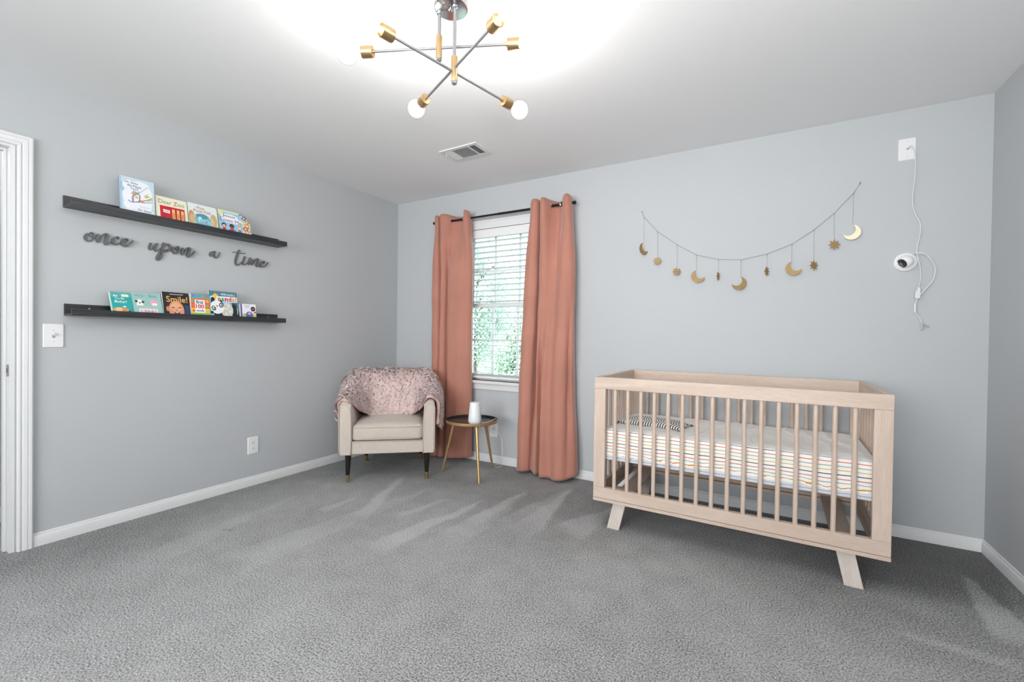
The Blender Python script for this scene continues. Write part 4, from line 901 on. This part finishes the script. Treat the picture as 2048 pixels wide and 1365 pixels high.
# little striped pillow
def pillow_mat():
    m = bpy.data.materials.new('black_white_zigzag'); m.use_nodes = True; nt = m.node_tree; b = nt.nodes['Principled BSDF']; L = nt.links
    tc = nt.nodes.new('ShaderNodeTexCoord'); sx = nt.nodes.new('ShaderNodeSeparateXYZ'); L.new(tc.outputs['Object'], sx.inputs[0])
    def mth(op, a=None, b_=None, c=None):
        n = nt.nodes.new('ShaderNodeMath'); n.operation = op
        for i, v in enumerate((a,b_,c)):
            if v is None: continue
            if isinstance(v, (int,float)): n.inputs[i].default_value = v
            else: L.new(v, n.inputs[i])
        return n.outputs[0]
    pp = mth('PINGPONG', sx.outputs['Y'], .030)
    u = mth('MULTIPLY_ADD', pp, .55, sx.outputs['X'])
    st = mth('LESS_THAN', mth('FRACT', mth('DIVIDE', u, .0150)), .42)
    mx = nt.nodes.new('ShaderNodeMix'); mx.data_type='RGBA'; mx.inputs[6].default_value=(.74,.72,.69,1); mx.inputs[7].default_value=(.03,.03,.032,1)
    L.new(st, mx.inputs[0]); L.new(mx.outputs[2], b.inputs['Base Color']); b.inputs['Roughness'].default_value=.9
    return m
pil = thing('small_pillow', 'flat little black and white zigzag pillow lying on the crib mattress', 'pillow', (2.3806+.285,-.7944+.300,.590), (0,0,-.13))
def cushion_mesh(w, d, h, n=30, pinch=.12):
    top = []; bot = []
    for j in range(n+1):
        rt=[]; rb=[]
        for i in range(n+1):
            u=-1+2*i/n; v=-1+2*j/n
            x=u*w/2*(1-pinch*.5*(1-u*u)*0-(pinch*(1-abs(v))*0)); y=v*d/2
            x*=1-pinch*(1-v*v)*.0+0; e=(1-u**4)*(1-v**4)
            sx=1-.06*(1-abs(v)**2)*(abs(u)**3); sy=1-.08*(1-abs(u)**2)*(abs(v)**3)
            z=h/2*max(e,0)**.5
            rt.append((x*sx,y*sy,z+.0006)); rb.append((x*sx,y*sy,-z*.55-.0006))
        top.append(rt); bot.append(rb)
    return top, bot
t_, b_ = cushion_mesh(.385,.190,.066); MB().grid(t_).grid([r[::-1] for r in b_]).build('pillow_cover', pillow_mat(), pil, smooth=True)
TAS = mat('black_yarn', (.03,.03,.03), .95)
for (x,y) in ((-.188,-.088),(.186,-.088),(.186,.086),(-.188,.086)):
    m=MB()
    for k in range(9):
        a=k*.7; s=math.copysign(1,x); m.tube([(x,y,.002),(x+s*.010+.004*math.cos(a),y+math.copysign(.007,y)+.005*math.sin(a),.006*math.sin(a*2)+.001),(x+s*.018+.006*math.cos(a),y+math.copysign(.012,y)+.008*math.sin(a),-.008)],.0011,5)
    m.build('tassel', TAS, pil)

# ================================================================ ARMCHAIR
CHX, CHY, CHR = .7615, -.853, math.atan2(.64938,.76046)
chair = thing('armchair', 'beige upholstered armchair with black tapered brass-tipped legs in the corner', 'armchair', (CHX,CHY,0), (0,0,CHR))
FAB = mat('beige_linen', (.57,.495,.43), .85, sheen=.3, bump=(420,.35,.0012), noise=(90,.06), spec=.2)
PIP = mat('beige_piping', (.56,.485,.43), .8, sheen=.3)
LEGB = mat('black_lacquered_wood', (.012,.008,.008), .25)
for x, y in ((-.293,.012),(.293,.012),(-.235,.572),(.235,.572)):
    sy = -1 if y < .2 else 1
    px, py = x, y
    lg = MB(); lg.tube([(px-.0,py+.010*(-sy),.215),(px,py,.055)], [.0240,.0150], 20); l = lg.build('leg', LEGB, chair, auto=.6)
    MB().tube([(px,py,.056),(px+.0,py+.002*sy,.0)], [.0158,.0125], 20).build('brass_tip', BRASS, l, auto=.6)
# base box and front rail
MB().box(-.262,.262,-.028,.60,.218,.312).build('seat_base', FAB, chair, bevel=.010, bseg=3)
MB().tube([(-.258,-.030,.313),(.258,-.030,.313)], .0035, 8).build('piping', PIP, chair, smooth=True)
MB().box(-.30,.30,.02,.55,.208,.218).build('dust_cover', mat('black_cloth',(.02,.02,.02),.9), chair)
# arms: lofted side panels, narrow rounded top, rising a little to the back
def arm(s):
    secs = []
    for t, zt, wo, wi, zr in ((-.040,.600,.350,.262,0),(-.030,.612,.352,.260,0),(.10,.622,.354,.262,0),(.25,.632,.355,.266,0),(.40,.650,.352,.268,0),(.52,.690,.345,.265,0),(.60,.700,.325,.255,0)):
        P = []; zb = .213; r = .038 if t > -.035 else .030
        prof = [(wi,zb),(wi,zt-.16),(wi+.006,zt-.08),(wi+.018,zt-.028),(wi+.036,zt-.006),(wi+.055,zt),(wo-.014,zt-.007),(wo-.003,zt-.028),(wo,zt-.08),(wo,zb+.02),(wo-.008,zb)]
        if t < -.035: prof = [(wi+.006 if a < .3 else a-.006, b if b > .5 else b+.005) for a, b in prof]
        secs.append([(s*a, t, b) for a, b in prof])
    m = MB(); m.grid(secs, closed_u=True); n = len(secs[0])
    m.add(secs[0], [tuple(range(n))]); m.add(secs[-1], [tuple(range(n-1,-1,-1))])
    m.build('arm', FAB, chair, auto=.7)
    pf = [(s*a, -.041, b) for a, b in [(.350,.222),(.351,.52),(.348,.575),(.337,.594),(.318,.600),(.300,.596),(.284,.575),(.272,.545),(.267,.45),(.267,.222)]]
    MB().tube(catmull(pf,4), .0030, 8).build('piping', PIP, chair, smooth=True)
arm(-1); arm(1)
# back: curved shell
def backrest():
    rows = []
    for z in np.linspace(.218,.765,14):
        f = (z-.218)/.547; row_f = []; row_b = []
        lean = .030*f; r_top = .03*max(0,(f-.88)/.12)**2
        N = 24
        for i in range(N+1):
            u = -1+2*i/N; x = u*(.335-.028*f-r_top); c = .085*abs(u)**3
            row_f.append((x*.93, .50+lean-c*.6+r_top, z)); row_b.append((x, .612+lean-c*1.3-r_top, z))
        rows.append(row_f+row_b[::-1])
    m = MB(); m.grid(rows, closed_u=True); n = len(rows[0]); m.add(rows[-1], [tuple(range(n))]); m.add(rows[0], [tuple(range(n-1,-1,-1))])
    m.build('backrest', FAB, chair, auto=.9)
backrest()
# back cushion under the throw
def pad(name, x0,x1,y0,y1,z0,z1,bulge,parent,mat_,front=0.012):
    # box with rounded, bulging faces
    n=14; m=MB()
    me=bpy.data.meshes.new(name); bm=bmesh.new(); bmesh.ops.create_cube(bm,size=2); bmesh.ops.subdivide_edges(bm,edges=bm.edges,cuts=n,use_grid_fill=True)
    cx,cy,cz=(x0+x1)/2,(y0+y1)/2,(z0+z1)/2; hx,hy,hz=(x1-x0)/2,(y1-y0)/2,(z1-z0)/2; r=.028
    for v in bm.verts:
        u=v.co.copy(); p=Vector((u.x*hx,u.y*hy,u.z*hz)); q=Vector((max(-hx+r,min(hx-r,p.x)),max(-hy+r,min(hy-r,p.y)),max(-hz+r,min(hz-r,p.z))))
        d=p-q
        if d.length>0: p=q+d.normalized()*r
        if u.z>.99: p.z+=bulge*(1-u.x**2)*(1-u.y**2)**.7+bulge*.2
        if u.y<-.99: p.y-=front*(1-u.x**2)*(1-u.z**2)
        v.co=p+Vector((cx,cy,cz))
    for f in bm.faces: f.smooth=True
    bm.to_mesh(me); bm.free(); me.materials.append(mat_); o=bpy.data.objects.new(name,me); COL.objects.link(o); o.parent=parent; return o
pad('seat_cushion',-.262,.262,-.030,.50,.314,.432,.026,chair,FAB,.010)
pad('back_cushion',-.235,.235,.455,.53,.45,.73,.005,chair,FAB,.012)
for z in (.330,.420): 
    MB().tube([(-.245,-.034,z),(-.12,-.040,z),(.12,-.040,z),(.245,-.034,z)],.0026,6).build('piping',PIP,chair,smooth=True)

# ================================================================ FUR THROW
def throw():
    net = [
     # outer-left hem      left side         left arm top      inner left        centre-left      centre            centre-right     inner right        right arm top     right side        outer-right hem
     [(-.372,.16,.47),(-.378,.10,.575),(-.325,.03,.628),(-.245,.14,.545),(-.175,.30,.472),(0,.33,.470),(.175,.31,.476),(.235,.20,.535),(.300,.02,.640),(.375,.06,.590),(.372,.02,.425)],
     [(-.385,.22,.40),(-.398,.20,.570),(-.335,.14,.652),(-.245,.23,.600),(-.165,.34,.540),(0,.355,.520),(.165,.34,.530),(.240,.26,.590),(.310,.12,.668),(.392,.15,.600),(.395,.10,.390)],
     [(-.392,.34,.44),(-.402,.34,.600),(-.330,.28,.690),(-.240,.36,.690),(-.150,.40,.660),(0,.400,.640),(.150,.40,.645),(.235,.36,.680),(.315,.28,.700),(.398,.30,.620),(.398,.25,.430)],
     [(-.390,.47,.47),(-.408,.45,.665),(-.350,.42,.765),(-.260,.45,.785),(-.130,.475,.782),(0,.480,.780),(.130,.475,.780),(.245,.45,.782),(.325,.42,.765),(.392,.44,.655),(.392,.42,.470)],
     [(-.360,.55,.50),(-.385,.53,.690),(-.325,.535,.785),(-.230,.575,.800),(-.110,.60,.798),(0,.600,.796),(.110,.60,.796),(.215,.58,.798),(.300,.54,.785),(.355,.545,.670),(.350,.54,.480)],
     [(-.300,.62,.52),(-.300,.625,.640),(-.250,.645,.700),(-.180,.675,.715),(-.100,.682,.715),(0,.684,.715),(.100,.682,.715),(.180,.675,.715),(.250,.645,.700),(.300,.625,.640),(.300,.62,.50)]]
    A = np.array(net)
    def cr(P, n):   # along axis 0
        return np.array(catmull([p for p in P.reshape(len(P), -1)], n)).reshape(-1, *P.shape[1:])
    G_ = cr(A, 8); G_ = cr(G_.transpose(1,0,2), 8).transpose(1,0,2)
    R, C_ = G_.shape[:2]
    r = np.random.default_rng(5)
    I, J = np.meshgrid(np.arange(R), np.arange(C_), indexing='ij')
    G_[:,:,2] += .004*np.sin(I*.7+J*.31)+.003*np.sin(J*.9+I*.2)
    root = thing('fur_throw', 'shaggy pale pink fur throw draped over the back and arms of the armchair', 'blanket', (CHX,CHY,0), (0,0,CHR))
    FUR = mat('pink_fur', (.95,.77,.74), .8, noise=(9,.07), sheen=.5, spec=.2)
    BACKF = mat('pink_plush', (.78,.54,.51), .9, noise=(60,.12), bump=(150,.5,.004))
    o = MB().grid([[tuple(p) for p in row] for row in G_]).build('backing', BACKF, root, smooth=True)
    sd = o.modifiers.new('thick','SOLIDIFY'); sd.thickness = .012; sd.offset = -1
    # rolled plush hem along the front edge
    hem = G_[0]; MB().tube([tuple(p+np.array([0,-.006,-.002])) for p in hem], [.012+.003*math.sin(i*.8) for i in range(len(hem))], 10).build('rolled_hem', mat('pink_plush_light',(.76,.52,.48),.9,noise=(70,.12),bump=(170,.7,.005)), root, smooth=True)
    # pile: curved tapering tufts
    N = 92000
    u = r.uniform(0, R-1.001, N); v = r.uniform(0, C_-1.001, N); i = u.astype(int); j = v.astype(int); fu = (u-i)[:,None]; fv = (v-j)[:,None]
    p = (G_[i,j]*(1-fu)+G_[i+1,j]*fu)*(1-fv)+(G_[i,j+1]*(1-fu)+G_[i+1,j+1]*fu)*fv
    du = G_[i+1,j]-G_[i,j]; dv = G_[i,j+1]-G_[i,j]; n = np.cross(dv, du); n /= np.linalg.norm(n,axis=1)[:,None]+1e-9
    # outward normals: away from chair centre
    k0 = int(np.argmin(np.abs(p-np.array([0,.60,.796])).sum(1))); n *= np.sign(n[k0,2])
    # clump directions
    K = 4600; cu_ = r.uniform(0,R-1,K); cv_ = r.uniform(0,C_-1,K); cdir = r.normal(size=(K,3))
    d2 = np.empty(N, int)
    for s in range(0, N, 4000):
        dd = ((u[s:s+4000,None]-cu_[None])*1.0)**2+((v[s:s+4000,None]-cv_[None])*.8)**2; d2[s:s+4000] = dd.argmin(1)
    down = -du/np.linalg.norm(du,axis=1)[:,None]
    # the pile hangs in pointed locks: every hair bends towards the tip of its lock
    ci = np.minimum(cu_.astype(int), R-2); cj = np.minimum(cv_.astype(int), C_-2); gu = (cu_-ci)[:,None]; gv = (cv_-cj)[:,None]
    cp = (G_[ci,cj]*(1-gu)+G_[ci+1,cj]*gu)*(1-gv)+(G_[ci,cj+1]*(1-gu)+G_[ci+1,cj+1]*gu)*gv
    nn_ = np.zeros((K,3)); 
    for a_ in range(3): nn_[:,a_] = np.bincount(d2, n[:,a_], K)
    nn_ /= np.linalg.norm(nn_,axis=1)[:,None]+1e-9
    sd_ = cdir*.55+np.array([0,-.5,-.8]); sd_ -= nn_*(sd_*nn_).sum(1)[:,None]; sd_ /= np.linalg.norm(sd_,axis=1)[:,None]+1e-9
    LL = r.uniform(.7,1.25,K)[:,None]
    tip = cp+(nn_*.022+sd_*.042)*LL
    Ln = r.uniform(.85,1.1,N)[:,None]
    own = p+(nn_*.020+sd_*.036)[d2]*LL[d2]*Ln
    p2 = own*.55+tip[d2]*.45+r.normal(size=(N,3))*.0035
    p1 = p+n*.013*LL[d2]+(p2-p)*.35
    tn = p2-p; tn -= n*(tn*n).sum(1)[:,None]; tn /= np.linalg.norm(tn,axis=1)[:,None]+1e-9
    wdir = np.cross(tn, n); wdir /= np.linalg.norm(wdir,axis=1)[:,None]+1e-9; w = r.uniform(.0008,.0015,N)[:,None]
    V = np.stack([p-wdir*w, p+wdir*w, p1-wdir*w*.85, p1+wdir*w*.85, p2], 1).reshape(-1,3)
    b = (np.arange(N)*5)[:,None]
    quads = np.hstack([b, b+1, b+3, b+2]); tris = np.hstack([b+2, b+3, b+4])
    me = bpy.data.meshes.new('fur_pile'); me.vertices.add(len(V)); me.vertices.foreach_set('co', V.ravel().astype(np.float32))
    li = np.concatenate([quads.ravel(), tris.ravel()]); me.loops.add(len(li)); me.loops.foreach_set('vertex_index', li.astype(np.int32))
    me.polygons.add(2*N); me.polygons.foreach_set('loop_start', np.concatenate([np.arange(N)*4, 4*N+np.arange(N)*3]).astype(np.int32))
    me.polygons.foreach_set('loop_total', np.concatenate([np.full(N,4), np.full(N,3)]).astype(np.int32)); me.update(); me.validate()
    me.materials.append(FUR)
    f = bpy.data.objects.new('fur_pile', me); COL.objects.link(f); f.parent = root; f['kind'] = 'stuff'
throw()

# ================================================================ SIDE TABLE
TX, TY = 1.2015, -.3725
tb = thing('side_table', 'round black tray side table on three gold tapered legs', 'side table', (TX,TY,0))
TG = mat('gold_painted_metal', (.60,.40,.18), .38, metal=.75, noise=(50,.04))
m = MB(); m.lathe([(.1985,.422),(.2055,.424),(.2075,.430),(.2080,.4475),(.2068,.4480)], 64, cap=False); m.build('rim', TG, tb, auto=.6)
m = MB(); m.lathe([(0,.4215),(.1985,.4215),(.2060,.4240),(.2067,.4470),(.2062,.4475),(.2055,.4470),(.2030,.4290),(.1990,.4265),(0,.4265)], 64); m.build('tray', mat('black_satin_metal',(.012,.013,.016),.3,coat=.3), tb, auto=.6)
for (fx, fy) in ((.961,-.452),(1.388,-.532),(1.254,-.133)):
    a = Vector((fx-TX, fy-TY, 0)); d = a.normalized()
    MB().tube([d*.150+Vector((0,0,.4213)), d*.247], [.0135,.0085], 16).build('leg', TG, tb, auto=.6)
    MB().lathe([(0,.4175),(.022,.4175),(.022,.4212),(0,.4212)], 18, Matrix.Translation(d*.148)).build('mounting_plate', TG, tb, auto=.6)
cn = thing('white_canister', 'white tapered cylinder device standing on the round side table', 'device', (1.262,-.418,.4268))
m = MB(); m.lathe([(.040,0),(.0475,.003),(.0515,.012),(.0525,.025),(.0500,.060),(.0450,.110),(.0405,.155),(.0395,.1640),(.0375,.1665),(0,.1665)], 48); m.build('body', mat('white_glossy_shell',(.84,.85,.86),.28), cn, auto=.5)
m = MB(); m.lathe([(0,.1666),(.034,.1666),(.034,.1672),(0,.1672)], 40); m.build('top_cap', mat('white_soft',(.72,.73,.74),.5), cn)
MB().lathe([(0,-.0001),(.041,-.0001),(.041,.002),(0,.002)], 40).build('foot_ring', mat('grey_rubber',(.25,.25,.25),.8), cn)
pts = [(1.308,-.400,.4345),(1.335,-.375,.432),(1.362,-.330,.4420),(1.372,-.300,.4535),(1.376,-.280,.4470),(1.372,-.24,.37),(1.352,-.16,.25),(1.335,-.12,.12),(1.326,-.10,.03),(1.300,-.11,.006),(1.235,-.10,.004),(1.205,-.08,.004),(1.250,-.065,.006),(1.290,-.06,.03),(1.302,-.05,.12),(1.290,-.045,.22),(1.250,-.05,.29),(1.215,-.045,.312),(1.192,-.040,.3115)]
pcord = MB().tube([(a-1.262,b+.418,c-.4268) for a,b,c in catmull(pts,7)], .0019, 7).build('power_cord', CABLE, cn, smooth=True)
MB().box(1.163-1.262,1.193-1.262,-.045+.418,-.0085+.418,.298-.4268,.328-.4268).build('plug', WHITE, pcord, bevel=.004)

# ================================================================ CEILING LIGHT
fx = thing('ceiling_light', 'six-armed ceiling light with brass sockets, grey rods and round clear bulbs', 'ceiling light', (2.153,-1.903,H))
O = Vector((2.153,-1.903,H))
m = MB(); m.lathe([(0,-.026),(.060,-.026),(.0655,-.024),(.0665,-.018),(.0665,0),(0,0)], 56); m.build('canopy', CHROME, fx, auto=.5)
for (x, y, r_, hh) in ((.002,-.006,.0085,.012),(-.006,.040,.005,.006),(-.004,-.040,.005,.006)):
    m = MB(); m.lathe([(r_*.7,-.026),(r_*.7,-.028),(r_,-.030),(r_,-.028-hh*.5),(r_*.6,-.026-hh),(0,-.027-hh)], 20, Matrix.Translation((x,y,0))); m.build('cap_nut', CHROME, fx, auto=.6)
S1 = Vector((2.102,-1.912,0)); S2 = Vector((2.178,-1.910,0))
for S, zt, zb in ((S1,2.321,2.229),(S2,2.217,2.117)):
    p = S-Vector((O.x,O.y,0))
    MB().tube([p+Vector((0,0,-.026)),p+Vector((0,0,zt-H-.002))], .0068, 16).build('stem', NICKEL, fx, auto=.6)
    m = MB(); m.lathe([(.0125,-.0262),(.0125,-.030),(.0105,-.034),(.0075,-.036)], 20, Matrix.Translation(p)); m.build('collar', CHROME, fx, auto=.5)
    m = MB(); m.lathe([(0,zt-H),(.0115,zt-H),(.0125,zt-H-.002),(.0125,zb-H+.004),(.0118,zb-H+.002),(0,zb-H+.002)], 24, Matrix.Translation(p)); m.build('hub_sleeve', BRASS, fx, auto=.5)
    m = MB(); m.lathe([(.0105,zb-H+.002),(.0105,zb-H-.006),(.007,zb-H-.009),(0,zb-H-.009)], 20, Matrix.Translation(p)); m.build('end_cap', NICKEL, fx, auto=.5)
BULBM = bpy.data.materials.new('clear_bulb_glass'); BULBM.use_nodes = True; nt = BULBM.node_tree; nt.nodes.clear()
go = nt.nodes.new('ShaderNodeOutputMaterial'); tr = nt.nodes.new('ShaderNodeBsdfTransparent'); gl = nt.nodes.new('ShaderNodeBsdfGlossy'); gl.inputs['Roughness'].default_value = .03
mx = nt.nodes.new('ShaderNodeMixShader'); fr = nt.nodes.new('ShaderNodeFresnel'); fr.inputs[0].default_value = 1.35; tr.inputs[0].default_value = (.97,.97,.97,1)
geo = nt.nodes.new('ShaderNodeNewGeometry'); inv = nt.nodes.new('ShaderNodeMath'); inv.operation = 'MULTIPLY_ADD'; inv.inputs[1].default_value = -.6; inv.inputs[2].default_value = .6
mu = nt.nodes.new('ShaderNodeMath'); mu.operation = 'MULTIPLY'
nt.links.new(geo.outputs['Backfacing'], inv.inputs[0]); nt.links.new(inv.outputs[0], mu.inputs[0]); nt.links.new(fr.outputs[0], mu.inputs[1])
nt.links.new(mu.outputs[0], mx.inputs[0]); nt.links.new(tr.outputs[0], mx.inputs[1]); nt.links.new(gl.outputs[0], mx.inputs[2])
# glare of the lit filament put into clear glass as emission, strongest face on
lw = nt.nodes.new('ShaderNodeLayerWeight'); lw.inputs[0].default_value = .5; pw_ = nt.nodes.new('ShaderNodeMath'); pw_.operation = 'MULTIPLY_ADD'; pw_.inputs[1].default_value = -.75; pw_.inputs[2].default_value = .5
em = nt.nodes.new('ShaderNodeEmission'); em.inputs[0].default_value = (1,.985,.96,1); ads = nt.nodes.new('ShaderNodeAddShader'); cl = nt.nodes.new('ShaderNodeClamp')
nt.links.new(lw.outputs['Facing'], pw_.inputs[0]); nt.links.new(pw_.outputs[0], cl.inputs[0]); nt.links.new(cl.outputs[0], em.inputs[1])
nt.links.new(mx.outputs[0], ads.inputs[0]); nt.links.new(em.outputs[0], ads.inputs[1]); nt.links.new(ads.outputs[0], go.inputs[0])
FIL = mat('glowing_filament', (1,1,1), .5, emit=((1,.97,.92), 30))
arms = ((S1,2.273,math.radians(24.2)),(S2,2.156,math.radians(77.4)),(S2,2.173,math.radians(154.4)))
bulb0 = None
for S, z, a in arms:
    c = S+Vector((0,0,z))-O; d = Vector((math.cos(a),math.sin(a),0))
    MB().tube([c-d*.285,c+d*.285], .0052, 14).build('arm_rod', NICKEL, fx, auto=.6)
    for s in (-1,1):
        q = c+d*s*.268; M = axis_matrix(q, d*s)
        m = MB(); m.lathe([(.0085,.0),(.0085,.006),(.0215,.008),(.0225,.011),(.0225,.054),(.0205,.056),(.0195,.054),(.0195,.044),(0,.044)], 32, M); so = m.build('socket', BRASS, fx, auto=.45)
        R_ = .0455; zc = .118; prof = [(.0135,.044),(.0135,.058),(.0150,.066),(.0200,.078)]
        t0 = math.asin(.0235/R_)
        prof += [(R_*math.sin(t), zc-R_*math.cos(t)) for t in np.linspace(math.asin(.024/R_), PI-.02, 22)]+[(0,zc+R_)]
        m = MB(); m.lathe(prof, 32, M); b = m.build('bulb', BULBM, fx, smooth=True)
        f = MB()
        for k in range(4):
            t = 2*PI*k/4+.4; f.tube([(.006*math.cos(t),.006*math.sin(t),.092),(.013*math.cos(t+.3),.013*math.sin(t+.3),.128)], .0016, 6)
        f.v = [tuple(M @ Vector(p)) for p in f.v]; f.build('filament', FIL, b)
        l = bpy.data.lights.new('bulb_light','POINT'); l.energy = BULB_W; l.shadow_soft_size = .030; l.color = (1,.975,.94)
        lo_ = bpy.data.objects.new('bulb_light', l); COL.objects.link(lo_); lo_.location = O+(M @ Vector((0,0,.112)))

# ================================================================ CEILING VENT
vt = thing('ceiling_vent', 'white louvred air vent set in the ceiling near the window', 'vent', (1.3625,-.7225,H), (0,0,-.02))
VX, VY = .162, .100
f = MB(); ft = .007
for (a,b,c,d) in ((-VX,VX,-VY,-VY+.026),(-VX,VX,VY-.026,VY),(-VX,-VX+.030,-VY+.026,VY-.026),(VX-.030,VX,-VY+.026,VY-.026)):
    f.box(a,b,c,d,-ft,0)
f.box(-.078,-.070,-VY+.026,VY-.026,-ft,0).box(.070,.078,-VY+.026,VY-.026,-ft,0)
f.build('vent_frame', TRIM, vt, bevel=.0015)
MB().box(-VX+.03,VX-.03,-VY+.026,VY-.026,-.0012,-.0002).build('dark_duct_plate', DARKHOLE, vt)  # dark plate painted in for the shade inside the duct
for i in range(10):
    y = -VY+.033+i*(2*VY-.066)/9
    MB().box(-.070,.070,-.0045,.0045,-.0006,.0006,M=Matrix.Translation((0,y,-.0045)) @ Matrix.Rotation(math.radians(38),4,'X')).build('louvre', TRIM, vt)
for sx in (-1,1):
    for i in range(4):
        x = sx*(.086+i*.0125)
        MB().box(-.0052,.0052,-VY+.026,VY-.026,-.0006,.0006,M=Matrix.Translation((x,0,-.0045)) @ Matrix.Rotation(math.radians(sx*34),4,'Y')).build('louvre', TRIM, vt)
MB().tube([(-.120,-.062,-.006),(-.122,-.064,-.030),(-.124,-.066,-.034)], .0022, 8).build('damper_lever', TRIM, vt)
